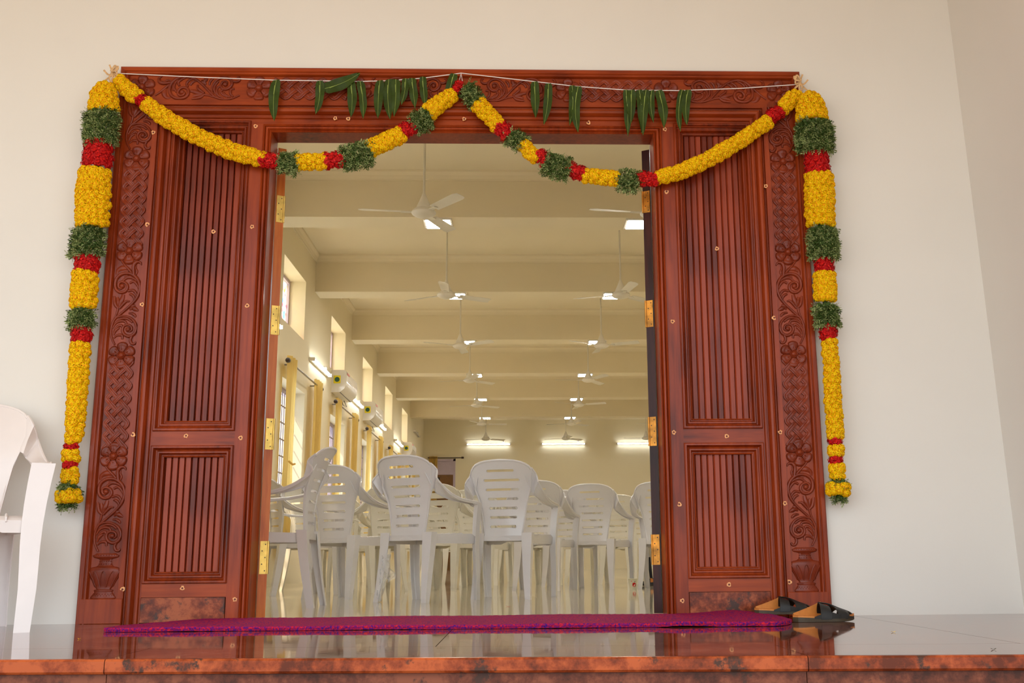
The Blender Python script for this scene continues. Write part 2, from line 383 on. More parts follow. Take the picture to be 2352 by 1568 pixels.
# ================================================================== CARVED DOOR FRAME  (door_1)
door = bpy.data.objects.new('door_1', None); col.objects.link(door); door['kind'] = 'structure'
door['label'] = 'carved reddish teak double door frame with grooved side panels, hung with garlands'
PROF = [(0, .03), (0, .002), (.006, -.003), (.021, -.003), (.025, .002), (.027, .002), (.031, -.004), (.037, -.004), (.041, .004), (.043, .012), (.166, .012),
        (.169, .001), (.192, .001), (.194, .014), (.199, .016), (.202, .004), (.209, -.007), (.218, -.011), (.227, -.007), (.233, .004), (.236, .018), (.240, .018), (.243, .012), (.252, .012), (.256, .02), (.262, .02)]
def side(s, name):      # s=-1 left, +1 right
    b = MB(); A = [(XC + s * (HW - d), y, 0) for d, y in PROF]; B = [(XC + s * (HW - d), y, ZT - d) for d, y in PROF]
    b.strip(A, B); o = b.obj(name, W_FRAME, door, True, 25)
    q = MB(); q.bbox(min(XC + s * (HW - .012), XC + s * (HW - .192)), max(XC + s * (HW - .012), XC + s * (HW - .192)), -.0035, .02, 0, .104, .002); q.obj('plinth_block', W_FRAME, o)
    return o
postL = side(-1, 'frame_post'); postR = side(1, 'frame_post')
b = MB(); b.strip([(XC - HW + d, y, ZT - d) for d, y in PROF], [(XC + HW - d, y, ZT - d) for d, y in PROF]); lint = b.obj('frame_lintel', W_H, door, True, 25)
# second plane (head, stiles): profile of the head between band and opening, full width
ZH = ZT - .262
b = MB(); yF = .02
P2 = [(0, .02), (.003, .012), (.012, .008), (.02, .014), (.024, .014), (.03, .006), (.04, .004), (.048, .012)]
# head board above opening and over the panels
b.box(XC - HW + .262, XC + HW - .262, yF, YB, ZO + .042, ZH); b.obj('head_rail', W_H, door)
def ring(x0, x1, z0, z1, prof, m, parent, name='panel_moulding', bottom=True):   # prof (inset, y)
    b = MB(); C = []
    for d, y in prof: C.append([(x0 + d, y, z0 + (d if bottom else 0)), (x0 + d, y, z1 - d), (x1 - d, y, z1 - d), (x1 - d, y, z0 + (d if bottom else 0))])
    for k in range(4 if bottom else 3):
        b.strip([c[k] for c in C], [c[(k + 1) % 4] for c in C])
    return b.obj(name, m, parent, True, 25)
# jamb and trim round the opening
xl, xr = XC - OPN, XC + OPN
TRIM = [(0, .02), (.001, .012), (.006, .008), (.010, .012), (.012, .018), (.014, .010), (.019, .004), (.025, .004), (.029, .010), (.031, .016), (.034, .010), (.038, .008), (.0415, .014), (.042, YB)]
ring(xl - .042, xr + .042, 0, ZO + .042, TRIM, W_FRAME, door, 'jamb_moulding', False)
MOULD = [(0, .02), (0, .014), (.004, .010), (.011, .010), (.014, .018), (.018, .030), (.023, .033), (.026, .028), (.032, .028), (.036, .036), (.039, .046), (.042, .046), (.045, .042), (.049, .044), (.051, .062)]
pz = [(.165 - .0005, .762, 'lower'), (.826, ZH - .004, 'upper')]
def side_panel(s):
    sp_ = bpy.data.objects.new('side_panel', None); col.objects.link(sp_); sp_.parent = door
    def bx(t0, t1, z0, z1, y0=yF, nm='stile', m=W_FRAME):
        a, c = sorted((XC + s * t0, XC + s * t1)); return MB().box(a, c, y0, YB, z0, z1).obj(nm, m, sp_)
    ti, to = 1.005, 1.367    # panel opening between inner and outer stile
    bx(.948, ti, 0, ZO + .042, yF, 'stile'); bx(to, HW, 0, ZH, .021, 'stile')
    bx(ti, to, .762, .826, yF, 'rail', W_H); bx(ti, to, .108, .165, yF, 'rail', W_H)
    bx(ti, to, 0, .108, .03, 'rail', W_H)
    a, c = sorted((XC + s * (ti + .002), XC + s * (to - .002)))
    MB().bbox(a, c, .014, .03, .002, .106, .001).obj('granite_plate', GPLATE, sp_)['label'] = 'mottled red granite kick plate'
    for z0, z1, nm in pz:
        a, c = sorted((XC + s * ti, XC + s * to))
        ring(a, c, z0, z1, MOULD, W_FRAME, sp_)
        x0, x1, q0, q1 = a + .051, c - .051, z0 + .05, z1 - .05
        MB().box(x0 - .02, x1 + .02, .075, YB, q0 - .02, q1 + .02).obj('panel_backing', W_PLANK, sp_)
        n = 9; wd = (x1 - x0) / n; me = MB()
        u = wd - .0026; f_ = .0045; h = (q1 - q0) / 2
        me.add([(-u / 2, .02, -h), (-u / 2, .0085, -h), (-u / 2 + .0062, .0005, -h), (u / 2 - .0012, 0, -h), (u / 2, .0012, -h), (u / 2, .02, -h),
                (-u / 2, .02, h), (-u / 2, .0085, h), (-u / 2 + .0062, .0005, h), (u / 2 - .0012, 0, h), (u / 2, .0012, h), (u / 2, .02, h)],
               [(0, 1, 7, 6), (1, 2, 8, 7), (2, 3, 9, 8), (3, 4, 10, 9), (4, 5, 11, 10), (0, 5, 4, 3, 2, 1), (6, 7, 8, 9, 10, 11)])
        me = me.mesh('plank', W_PLANK)
        for k in range(n): link('plank', me, sp_, (x0 + wd * (k + .5), .058 + random.uniform(-.001, .001), (q0 + q1) / 2))
    return sp_
spL = side_panel(-1); spR = side_panel(1)

# ---- carvings -----------------------------------------------------
KD = 1.45
def flower_mesh(R=.064):
    b = MB(); NA, NR = 72, 11
    def fn(u, v):
        a = 2 * PI * u; c = abs(math.cos(3 * a)); ro = R * (.74 + .26 * c ** .42)
        r = R * .20 + (ro - R * .20) * v
        lobe = c ** .5
        h = .003 + .0080 * lobe * (math.sin(PI * min(1, v * .5 + .28)) ** 1.2)
        if .72 < v < .93: h += .0030 * lobe
        h += .0014 * math.cos(30 * a) * max(0, 1 - abs(v - .35) * 2.6)
        if v >= .999: h = 0
        return (r * math.sin(a), -h, r * math.cos(a))
    b.grid(fn, NA, NR)
    b.lathe([(R * .29, 0), (R * .29, -.0125), (R * .255, -.0155), (R * .215, -.0135), (R * .20, -.0125), (R * .185, -.0155), (R * .11, -.0200), (0, -.0218)], 20, axis='y')
    return b.mesh('carved_flower', W_CARVE, True, 60)
FLOW = flower_mesh()
SC = .000376
def sc_tube(b, pts, r0, r1, r2=None, hz=0, n=8, seg=5, flat=.75):
    """pts in photo-crop units between two flower centres; ends tapered"""
    P = []
    for (x, y) in pts: P.append(Vector(((x - (350 - .072 * (y - 85))) * SC, -hz, -(y - 85) * SC)))
    P = smoothpath(P, seg); L = len(P); rr = []
    for k in range(L):
        t = k / (L - 1); r2_ = r2 if r2 is not None else r0
        r = r0 + (r1 - r0) * (t / .5) if t < .5 else r1 + (r2_ - r1) * ((t - .5) / .5)
        rr.append(r * SC * 1.28)
    b.tube(P, rr, n, (Vector((0, 1, 0)), flat * KD))
def scroll_mesh(top=False):
    b = MB()
    # main S stem with first volute
    sc_tube(b, [(262, 512), (250, 535), (222, 520), (222, 478), (262, 455), (312, 478), (326, 528), (296, 574), (238, 582), (190, 545), (178, 478), (200, 410), (258, 362), (330, 352), (400, 376), (450, 430), (474, 500), (468, 570), (436, 650), (380, 720), (310, 785), (235, 850), (180, 900), (148, 960), (132, 1040), (140, 1120), (176, 1205)], 12, 17, 9, .002)
    b.lathe([(.0, -.013), (.006, -.012), (.010, -.008), (.012, 0)], 14, ((262 - 319.4) * SC, 0, -(508 - 85) * SC), 'y')
    # second volute
    sc_tube(b, [(190, 890), (250, 868), (320, 872), (385, 905), (424, 960), (432, 1020), (405, 1080), (350, 1108), (296, 1088), (268, 1040), (284, 990), (330, 972), (372, 992), (378, 1032), (348, 1052)], 9, 16, 9, .002)
    b.lathe([(.0, -.013), (.006, -.012), (.010, -.008), (.012, 0)], 14, ((335 - 282) * SC, 0, -(1027 - 85) * SC), 'y')
    sc_tube(b, [(420, 1060), (385, 1100), (362, 1150), (378, 1192), (412, 1196), (428, 1168)], 10, 15, 9, .002)
    # hooked leaf on top, stem to the flower
    sc_tube(b, [(405, 380), (398, 320), (400, 260), (430, 220), (474, 218), (494, 250)], 14, 19, 6, .003)
    sc_tube(b, [(425, 370), (440, 330), (425, 290), (432, 250)], 8, 10, 5, .001)
    sc_tube(b, [(240, 180), (290, 250), (345, 310), (400, 375)], 8, 13, 13, .001)
    # left leaf behind volute
    sc_tube(b, [(196, 368), (208, 318), (262, 288), (330, 296), (372, 330)], 12, 30, 10, -.002, flat=.45)
    # inner acanthus leaves
    for c in ([(470, 560), (440, 490), (400, 450), (350, 470)], [(440, 640), (425, 590), (385, 555), (330, 568)], [(410, 690), (402, 640), (375, 610), (350, 600)],
              [(455, 460), (400, 415), (330, 405), (270, 440)], [(420, 430), (360, 395), (290, 400)]): sc_tube(b, c, 8, 15, 12, .0, flat=.7)
    for c in ([(150, 1010), (190, 950), (250, 925), (300, 935), (316, 968)], [(160, 1060), (200, 1000), (250, 975), (262, 1000)], [(165, 1130), (205, 1095), (262, 1096), (268, 1140)],
              [(200, 930), (260, 895), (330, 900), (385, 940)], [(160, 1095), (185, 1040), (228, 1005)]): sc_tube(b, c, 8, 15, 11, .0, flat=.7)
    # tulip
    sc_tube(b, [(168, 628), (172, 690), (186, 740), (222, 776)], 10, 17, 12, .001, flat=.6)
    sc_tube(b, [(276, 608), (262, 660), (236, 720), (222, 776)], 16, 26, 10, .0, flat=.5)
    sc_tube(b, [(205, 640), (215, 700), (222, 776)], 14, 22, 10, -.001, flat=.5)
    sc_tube(b, [(350, 690), (312, 690), (276, 724), (230, 776)], 8, 15, 12, .002, flat=.7)
    sc_tube(b, [(212, 778), (200, 830), (178, 880), (160, 935)], 13, 9, 9, .001)
    # bud on the right
    sc_tube(b, [(350, 790), (390, 770), (430, 790), (458, 802)], 10, 24, 8, -.001, flat=.6)
    sc_tube(b, [(360, 780), (388, 745), (420, 738)], 10, 20, 8, -.001, flat=.6)
    sc_tube(b, [(340, 830), (380, 835), (415, 858), (420, 880)], 9, 15, 9, .0, flat=.7)
    return b.mesh('carved_scroll', W_CARVE, True, 60)
SCR = scroll_mesh()
def weave_mesh(L, n_bends):
    """four interlaced straps zigzagging across the field, length L along -z"""
    b = MB(); A = .052; P = L / n_bends; half = .0104
    def xx(q):     # q in P units; triangle wave period 4, rounded
        t = (q % 4.0); v = (t if t < 2 else 4 - t) - 1      # -1..1
        s_ = .16; e = 1 - abs(v)
        if e < s_: v = math.copysign(1 - s_ * .5 - (e * e) / (2 * s_) * 1.0, v)
        return A * v
    def hh(q):     # over / under
        t = q % 4.0; u = t if t < 2 else t - 2
        return -.5 * math.cos(2 * PI * u) * (1 if t < 2 else -1) * min(1, min(u, 2 - u) / .35) 
    N = 12
    for k in range(4):
        pts = []; steps = int(n_bends * N)
        for j in range(steps + 1):
            q = j / N; pts.append(Vector((xx(q + k), -(.0080 + .0050 * hh(q + k)), -q * P)))
        secs = []
        for j, p in enumerate(pts):
            t = pts[min(j + 1, steps)] - pts[max(j - 1, 0)]; t.y = 0; t.normalize(); nrm = Vector((-t.z, 0, t.x))
            prof = [(-half, .006), (-half * .95, .0005), (-half * .55, 0), (-half * .35, .0014), (half * .35, .0014), (half * .55, 0), (half * .95, .0005), (half, .006)]
            secs.append([p + nrm * a + Vector((0, c, 0)) for a, c in prof])
        b.sweep(pts, secs)
    return b.mesh('carved_lattice', W_CARVE, True, 35)
YC = .012
FZ = [2.105, 1.655, 1.167, .715]       # flower heights on the posts
VASE = MB()
vp = [(0, .187), (145, .187)]
def vase_mesh():
    b = MB(); k = .00034
    prof = [(150, 0), (158, 8), (158, 22), (130, 60), (118, 75), (112, 88), (122, 96), (122, 112), (96, 118), (90, 122), (120, 170), (160, 240), (196, 300), (206, 345), (196, 385), (150, 400), (110, 408), (84, 430), (74, 470), (78, 500), (150, 520), (164, 532), (164, 548), (140, 562), (120, 575), (0, 578)]
    NA = 40; vs = []; n = 0
    for r, h in prof:
        for i in range(NA + 1):
            a = PI * i / NA; rr = r
            if 170 <= h <= 390: rr = r * (1 + .05 * abs(math.cos(a * 4)) ** .5 - .03)
            vs.append((rr * k * math.cos(a), -min(rr, 190) * k * math.sin(a) * .26, h * k * .98))
    fs = []
    for j in range(len(prof) - 1):
        for i in range(NA): fs.append((j * (NA + 1) + i, j * (NA + 1) + i + 1, (j + 1) * (NA + 1) + i + 1, (j + 1) * (NA + 1) + i))
    b.add(vs, fs)
    for h, r, n in ((550, 160, 14), (440, 84, 8), (470, 76, 8), (60, 128, 11), (40, 140, 12)):     # beading
        for q in range(n):
            a = PI * (q + .5) / n; c = (r * k * math.cos(a), -r * k * math.sin(a) * .26 - .0005, h * k * .98)
            b.lathe([(.0022, 0), (.0016, -.0016), (0, -.0022)], 5, c, 'y')
    for q in range(5):    # lotus petals outlined on the belly
        a = PI * (q + .5) / 5; pts = []
        for t in range(9):
            u = t / 8; hgt = 150 + 200 * math.sin(PI * u) ** .8; aa = a + (u - .5) * .56
            r = 100 + (hgt - 120) * .45
            pts.append((r * k * math.cos(aa), -r * k * math.sin(aa) * .26 - .001, hgt * k * .98))
        b.tube(pts, .0018, 5)
    return b.mesh('carved_vase', W_CARVE, True, 50)
VSE = vase_mesh()
LAT = weave_mesh(.395, 7)
LATH = weave_mesh(.32, 6)
for s, post in ((-1, postL), (1, postR)):
    xf = XC + s * (HW - .1045); mir = (1 if s < 0 else -1, 1, 1)
    for z in FZ: link('carved_flower', FLOW, post, (xf, YC, z))
    link('carved_lattice', LAT, post, (xf, YC, FZ[0] - .026), None, mir); link('carved_lattice', LAT, post, (xf, YC, FZ[2] - .026), None, mir)
    # the SCR unit starts at the upper flower
    for z in (FZ[1], FZ[3]): link('carved_scroll', SCR, post, (xf, YC, z), None, (mir[0], 1, (z - (FZ[2] if z > 1 else .255)) / .470))
    link('carved_scroll', SCR, post, (xf, YC, 2.105 + .47), None, mir)
    link('carved_vase', VSE, post, (xf, YC, .104))
# lintel carvings : sequence symmetric about XC
zl = ZT - .1045
RY90 = (0, PI / 2, 0)      # local -z -> -x ; local x -> -z...
for s in (-1, 1):
    for t in (1.525, .975, .50): link('carved_flower', FLOW, lint, (XC + s * t, YC, zl))
    # rotate so that the motif's -z runs towards the centre
    ro = (0, -PI / 2, 0) if s < 0 else (0, PI / 2, 0)
    link('carved_scroll', SCR, lint, (XC + s * 1.500, YC, zl), ro, (1 if s < 0 else -1, 1, 1.03))
    link('carved_lattice', LATH, lint, (XC + s * .905, YC, zl), ro, (1, 1, 1.08))
    link('carved_scroll', SCR, lint, (XC + s * .485, YC, zl), ro, (1 if s < 0 else -1, 1, .96))
# the top scrolls of the posts would cross the lintel: keep only what lies in the post (trimmed copies)
for post in (postL, postR):
    for ch in post.children:
        if ch.name.startswith('carved_scroll') and ch.location.z > 2.4:
            me = ch.data.copy(); bm = bmesh.new(); bm.from_mesh(me)
            bmesh.ops.bisect_plane(bm, geom=bm.verts[:] + bm.edges[:] + bm.faces[:], plane_co=(0, 0, -.19), plane_no=(0, 0, 1), clear_outer=True)
            bm.to_mesh(me); bm.free(); ch.data = me

# screw holes with chipped rims
def hole_mesh(seed):
    r = random.Random(seed); b = MB(); n = 14; ro = [.0092 * (1 + r.uniform(-.25, .3)) for _ in range(n)]
    ox, oz = r.uniform(-.002, .002), r.uniform(-.002, .002)
    out = [(ro[i] * math.cos(2 * PI * i / n), -.0012, ro[i] * math.sin(2 * PI * i / n)) for i in range(n)]
    inn = [(ox + 0.0046 * math.cos(2 * PI * i / n), -.0016, oz + .0046 * math.sin(2 * PI * i / n)) for i in range(n)]
    base = [(p[0] * 1.02, .002, p[2] * 1.02) for p in out]
    b.strip(base + [base[0]], out + [out[0]]); b.strip(out + [out[0]], inn + [inn[0]])
    b.m = 1; b.add(inn, [tuple(range(n))])
    return b.mesh('screw_hole', [RAW, HOLE])
HM = [hole_mesh(i) for i in range(4)]
HL = [(587, 290, .02), (352, 304, 0), (338, 515, 0), (579, 521, .02), (568, 702, .02), (326, 699, 0), (306, 998, 0), (427, 1001, .02), (553, 1005, .02), (419, 1350, .02), (282, 1352, 0), (539, 1376, .02),
      (490, 532, .056), (1527, 297, .02), (1531, 441, .02), (1759, 427, 0), (1647, 571, .056), (1545, 738, .02), (1777, 730, 0), (1548, 993, .02), (1669, 1001, .02), (1792, 992, 0), (1561, 1158, .02),
      (1803, 1156, 0), (1674, 1342, .02), (1567, 1379, .02), (1814, 1336, 0), (770, 272, .012), (800, 273, .012), (1066, 273, .012), (1352, 282, .012)]
for i, (u, v, Y) in enumerate(HL):
    link('screw_hole', HM[i % 4], door, at(u, v, Y - .001), (0, random.uniform(0, 6), 0))

# ---- opened leaves, seen on their hinge edges ----------------------
def leaf(s, m):
    hx = XC + s * (OPN - .002)
    o = bpy.data.objects.new('door_leaf', None); col.objects.link(o); o.parent = door; o.location = (hx, YB + .012, 0)
    ang = math.radians(118)           # opening angle measured from closed
    o.rotation_euler = (0, 0, ang if s < 0 else PI - ang)
    # local +x = leaf width direction, local y thickness
    T = .04; sg = 1 if s < 0 else -1
    y0, y1 = (-T, 0) if s < 0 else (0, T)
    b = MB(); b.box(0, .9, y0, y1, .012, 2.222); b.obj('leaf_board', m, o)
    for yy in (y0, y1):
        for z0, z1 in ((.2, .95), (1.1, 2.1)):
            q = MB(); q.add([(.1, yy, z0), (.8, yy, z0), (.8, yy, z1), (.1, yy, z1), (.14, yy + (.008 if yy == y1 else -.008), z0 + .04), (.76, yy + (.008 if yy == y1 else -.008), z0 + .04), (.76, yy + (.008 if yy == y1 else -.008), z1 - .04), (.14, yy + (.008 if yy == y1 else -.008), z1 - .04)],
                            [(0, 1, 5, 4), (1, 2, 6, 5), (2, 3, 7, 6), (3, 0, 4, 7), (4, 5, 6, 7)]); q.obj('raised_panel', m, o)
    hz = [(1.846, 1.98), (1.295, 1.435), (.757, .9), (.2, .345)] if s < 0 else [(1.90, 2.01), (1.33, 1.46), (.765, .9), (.225, .36)]
    for z0, z1 in hz:
        q = MB(); q.box(-.0022, 0, y0 + .004, y1 - .004, z0, z1); q.m = 1
        n = 5
        for k in range(n):
            z = z0 + (z1 - z0) * (k + .5) / n; yy = (y0 + y1) / 2 + (.007 if k % 2 else -.007)
            q.add([(-.003, yy + .003 * math.cos(a * PI / 3), z + .003 * math.sin(a * PI / 3)) for a in range(6)], [(0, 1, 2, 3, 4, 5)])
        q.m = 0
        q.tube([(-.003, y0 if s < 0 else y1, z0), (-.003, y0 if s < 0 else y1, z1)], .005, 8)
        q.obj('hinge', [BRASS if s < 0 else RUST, SCREW], o)
    return o
leaf(-1, W_LEAF_LIT); leaf(1, W_LEAFD)

# ================================================================== CHAIRS
def backY(z, x): return -.195 - .235 * (z - .40) + .95 * x * x + .05 * math.sin((z - .4) * 6)
def build_chair(kind):
    P = {}
    rows = []
    slots = [.838, .777, .716, .655, .594, .533, .472]; sw = [.095, .124, .115, .104, .097, .094, .090]
    if kind == 'plain': slots, sw = [.80, .74, .68, .62], [.07, .09, .09, .08]
    hs = .0075
    def interp(tab, z):
        for (a, p), (c, q) in zip(tab, tab[1:]):
            if a <= z <= c: return p + (q - p) * (z - a) / (c - a)
        return tab[0][1] if z < tab[0][0] else tab[-1][1]
    OUT = [(.385, .115), (.40, .128), (.45, .136), (.55, .152), (.64, .168), (.68, .182), (.70, .190), (.72, .198), (.74, .203), (.765, .208), (.79, .211), (.82, .212), (.845, .207), (.865, .193), (.88, .171), (.892, .14), (.90, .10), (.904, .045)]
    zs = sorted(set([a for a, _ in OUT] + [z + d for z in slots for d in (-hs, 0, hs)] + [.42, .5, .565, .625, .685]))
    ST = sorted([(z, w_) for z, w_ in zip(slots, sw)])
    nu = 6; b = MB(); grid = []
    for z in zs:
        W = interp(OUT, z); s_ = min(interp(ST, z), W * .8)
        for zz, ww in ST:
            if abs(z - zz) < hs + 1e-6: s_ = ww - (hs * .8 if abs(z - zz) > 1e-4 else 0)
        xs = [0, s_ * .5, s_, s_ + (W - s_) * .4, s_ + (W - s_) * .8, W]
        grid.append([(-x) for x in xs[:0:-1]] + xs)
    nc = 11; fs = []; F = []; Bk = []; th = .005
    for z, r in zip(zs, grid):
        for x in r:
            y = backY(z, x); lip = .0
            F.append((x, y, z)); Bk.append((x, y - th, z))
    n = len(F)
    keep = {}
    for j in range(len(zs) - 1):
        zm = (zs[j] + zs[j + 1]) / 2
        for i in range(nc - 1):
            hole = any(abs(zm - z) < hs for z in slots) and 3 <= i <= 6
            keep[(i, j)] = not hole
    for (i, j), k in keep.items():
        if not k: continue
        a = j * nc + i; q = (a, a + 1, a + nc + 1, a + nc)
        fs.append(q); fs.append(tuple(n + t for t in q[::-1]))
        for (di, dj, e) in ((-1, 0, (q[0], q[3])), (1, 0, (q[2], q[1])), (0, -1, (q[1], q[0])), (0, 1, (q[3], q[2]))):
            if not keep.get((i + di, j + dj), False): fs.append((e[0], e[1], n + e[1], n + e[0]))
    b.add(F + Bk, fs)
    # rolled rim round the upper outline and slot rims
    rim = [(W, z) for z, W in OUT if z >= .84]
    pts = [(x, backY(z, x) - .004, z) for x, z in rim] + [(0, backY(.905, 0) - .004, .905)] + [(-x, backY(z, x) - .004, z) for x, z in rim[::-1]]
    b.tube(pts, .0075, 6)
    for z, w_ in zip(slots, sw):
        x = w_ + .002; hh_ = hs + .002
        loop = [(-x + .006, z + hh_), (0, z + hh_), (x - .006, z + hh_), (x, z), (x - .006, z - hh_), (0, z - hh_), (-x + .006, z - hh_), (-x, z), (-x + .006, z + hh_)]
        b.tube([(a, backY(c, a) - .0055, c) for a, c in loop], .0022, 4, cap=False)
    # ridges bounding the panel
    for s in (-1, 1): b.tube([(s * (interp(OUT, z) - .004 if z < .71 else .196 - (z - .71) * .35), backY(z, .15) - .006, z) for z in (.40, .47, .55, .63, .69, .72, .76, .80)], [.007] * 5 + [.006, .005, .002], 6)
    P['backrest'] = b.mesh('backrest', PLASTIC, True, 50)
    # seat
    b = MB()
    def sf(u, v):
        y = -.20 + .43 * v; W = .172 + .066 * v; x = (2 * u - 1) * W
        z = .412 + .014 * v - .016 * math.sin(PI * u) * math.sin(PI * min(1, v * 1.05)) - (.02 * max(0, (v - .9) / .1) ** 2)
        return (x, y, z)
    b.grid(sf, 10, 12)
    skirt = [sf(u / 10, 0) for u in range(11)] + [sf(1, v / 12) for v in range(1, 13)] + [sf(1 - u / 10, 1) for u in range(1, 11)] + [sf(0, 1 - v / 12) for v in range(1, 13)]
    low = [(p[0] * .985, p[1] * .985, .36 + (.018 if abs(p[0]) < .14 else 0)) for p in skirt]
    b.strip(skirt, low)
    if kind == 'plain' or True:
        for k in range(-3, 4): b.tube([(k * .05, .13, .424), (k * .05, .20, .428), (k * .05, .228, .415), (k * .05, .233, .40)], [.002, .005, .005, .003], 6)
    P['seat'] = b.mesh('seat', PLASTIC, True, 45)
    # arms
    for s in (-1, 1):
        b = MB()
        O = [(.208, backY(.855, .208), .855), (.232, backY(.815, .232) + .008, .812), (.253, -.235, .760), (.270, -.175, .706), (.284, -.10, .664), (.293, -.01, .640), (.295, .09, .631), (.291, .18, .627), (.287, .222, .612)]
        I = [(.190, backY(.705, .19), .700), (.199, backY(.695, .199) + .012, .690), (.211, -.19, .676), (.223, -.135, .660), (.232, -.075, .647), (.237, 0, .637), (.238, .09, .630), (.237, .175, .626), (.238, .212, .612)]
        O = smoothpath([(s * x, y, z) for x, y, z in O], 3); I = smoothpath([(s * x, y, z) for x, y, z in I], 3); secs = []; L = len(O)
        for k in range(L):
            t = (O[min(k + 1, L - 1)] + I[min(k + 1, L - 1)] - O[max(k - 1, 0)] - I[max(k - 1, 0)]).normalized(); w_ = (O[k] - I[k]); nrm = t.cross(w_).normalized() * (1 if s > 0 else -1)
            if nrm.dot(Vector((0, -.6, 1))) < 0: nrm = -nrm
            wn = w_.normalized(); lip = min(.014, .002 + .0012 * k)
            top = [I[k] + w_ * f + nrm * (.006 * math.sin(PI * f)) for f in (0, .25, .5, .75, 1)]
            bot = [O[k] - nrm * lip, O[k] - wn * .005 - nrm * lip, O[k] - wn * .005 - nrm * .004, I[k] + w_ * .5 + nrm * .001, I[k] + wn * .005 - nrm * .004, I[k] + wn * .005 - nrm * lip, I[k] - nrm * lip]
            secs.append(top + bot)
        b.sweep(None, secs)
        b.tube(O, .006, 6)
        P['arm%d' % s] = b.mesh('armrest', PLASTIC, True, 40)
    def leg(top, bot, wt, wb, dt, db, s, f, path=None):
        """L-section tapered leg; s = outward x sign, f = outward y sign"""
        b = MB(); n = 8; secs = []
        for k in range(n + 1):
            u = k / n; p = Vector(path(u)) if path else Vector(top).lerp(Vector(bot), u)
            W = wt + (wb - wt) * u; D = dt + (db - dt) * u; t = .005
            o = (s * W / 2, f * D / 2)
            L = [(o[0], o[1]), (o[0] - s * W, o[1]), (o[0] - s * W, o[1] - f * t), (o[0] - s * t * 2.2, o[1] - f * t * 1.2), (o[0] - s * t, o[1] - f * t * 2.2), (o[0] - s * t, o[1] - f * D), (o[0], o[1] - f * D)]
            secs.append([p + Vector((a, c, 0)) for a, c in L])
        b.sweep(None, secs)
        return b.mesh('leg', PLASTIC, True, 30)
    for s in (-1, 1):
        P['rear%d' % s] = leg(None, None, .072, .036, .06, .04, s, -1, lambda u, s=s: (s * (.165 + .02 * u * u), -.175 - .065 * u ** 1.3, .43 * (1 - u)))
        wf_ = (.086, .056, .05, .046) if kind == 'plain' else (.058, .042, .046, .042)
        P['front%d' % s] = leg(None, None, *wf_, s, 1, lambda u, s=s: (s * (.263 - .012 * math.sin(PI * min(1, u * 1.4)) - .026 * u), .205 + .038 * u ** 1.5, .622 * (1 - u)))
    return P
def make_chair(kind, label, cat='chair', group=None, m=None):
    P = build_chair(kind); t = thing('plastic_chair', label, cat, (0, 0, 0), 0, group)
    for k, nm in (('seat', 'seat'), ('backrest', 'backrest'), ('arm-1', 'armrest'), ('arm1', 'armrest'), ('rear-1', 'leg'), ('rear1', 'leg'), ('front-1', 'leg'), ('front1', 'leg')):
        if m: P[k].materials[0] = m
        link(nm, P[k], t)
    return t
ch0 = make_chair('slot', 'x'); used = False
chI = make_chair('slot', 'x', m=CREAMPL); usedI = False
def chair(x, y, deg, label, group=None, ivory=False, sc_=1):
    global used, usedI
    if ivory: c = copy_tree(chI) if usedI else chI; usedI = True
    else: c = copy_tree(ch0) if used else ch0; used = True
    c.location = (x, y, 0); c.rotation_euler = (0, 0, math.radians(deg)); c['label'] = label
    if group: c['group'] = group
    elif 'group' in c: del c['group']
    c.scale = (sc_,) * 3
    return c
G1 = 'white slotted plastic chairs just inside the doorway'; G2 = 'plastic chairs of the second row'; G3 = 'plastic chairs crowded at the back'
chair(-1.40, 1.55, 90, 'white slotted plastic armchair seen side-on, facing left against the left door leaf', G1)
chair(-1.20, 2.92, -28, 'white slotted plastic armchair turned away just behind the side-on chair', G1)
c1 = chair(-.612, 2.26, -31, 'white slotted plastic armchair left of centre with clear film wrapped round one rear leg', G1)
chair(-.055, 2.62, -15.5, 'white slotted plastic armchair front and centre, back square to the doorway', G1)
chair(.20, 4.50, -14, 'white plastic armchair half hidden behind the front centre chair', G2)
chair(.717, 4.93, -20, 'white slotted plastic armchair right of centre with its whole back in view', G2)
chair(1.30, 4.72, -20, 'white slotted plastic armchair cut off by the right door leaf, beside the apple cup', G2)
chair(.47, 5.75, -14, 'white plastic armchair whose arm curves out behind the half hidden one', G2)
chair(-.63, 4.80, -24, 'ivory slotted plastic chair seen between the film-legged chair and the centre chair', G2, True)
chair(-.38, 5.62, -16, 'ivory slotted plastic chair peeping out left of the centre chair back', G2, True)
chair(-1.27, 4.52, 48, 'ivory plastic armchair facing left behind the second chair from the left leaf', G2, True)
chair(-1.78, 3.95, -60, 'white plastic armchair seen through the arms of the side-on chair', G2)
chair(-1.85, 5.2, -40, 'ivory plastic armchair by the curtains behind the side-on chair', G2, True)
for r, (yy, xs, iv) in enumerate(((6.6, (-1.9, -1.15, -.4, .35, 1.1, 1.85), True), (7.55, (-2.1, -1.4, -.7, 0, .75, 1.5), True), (8.5, (-1.8, -1.05, -.3, .45, 1.2, 1.95), True))):
    nm = ('third', 'fourth', 'fifth')[r]
    for q, x in enumerate(xs):
        c = chair(x + random.uniform(-.04, .04), yy + random.uniform(-.06, .06), random.uniform(-22, 6), 'ivory plastic chair in the %s row, glimpsed between the nearer chairs' % nm, G3 + ', %s row' % nm, True)
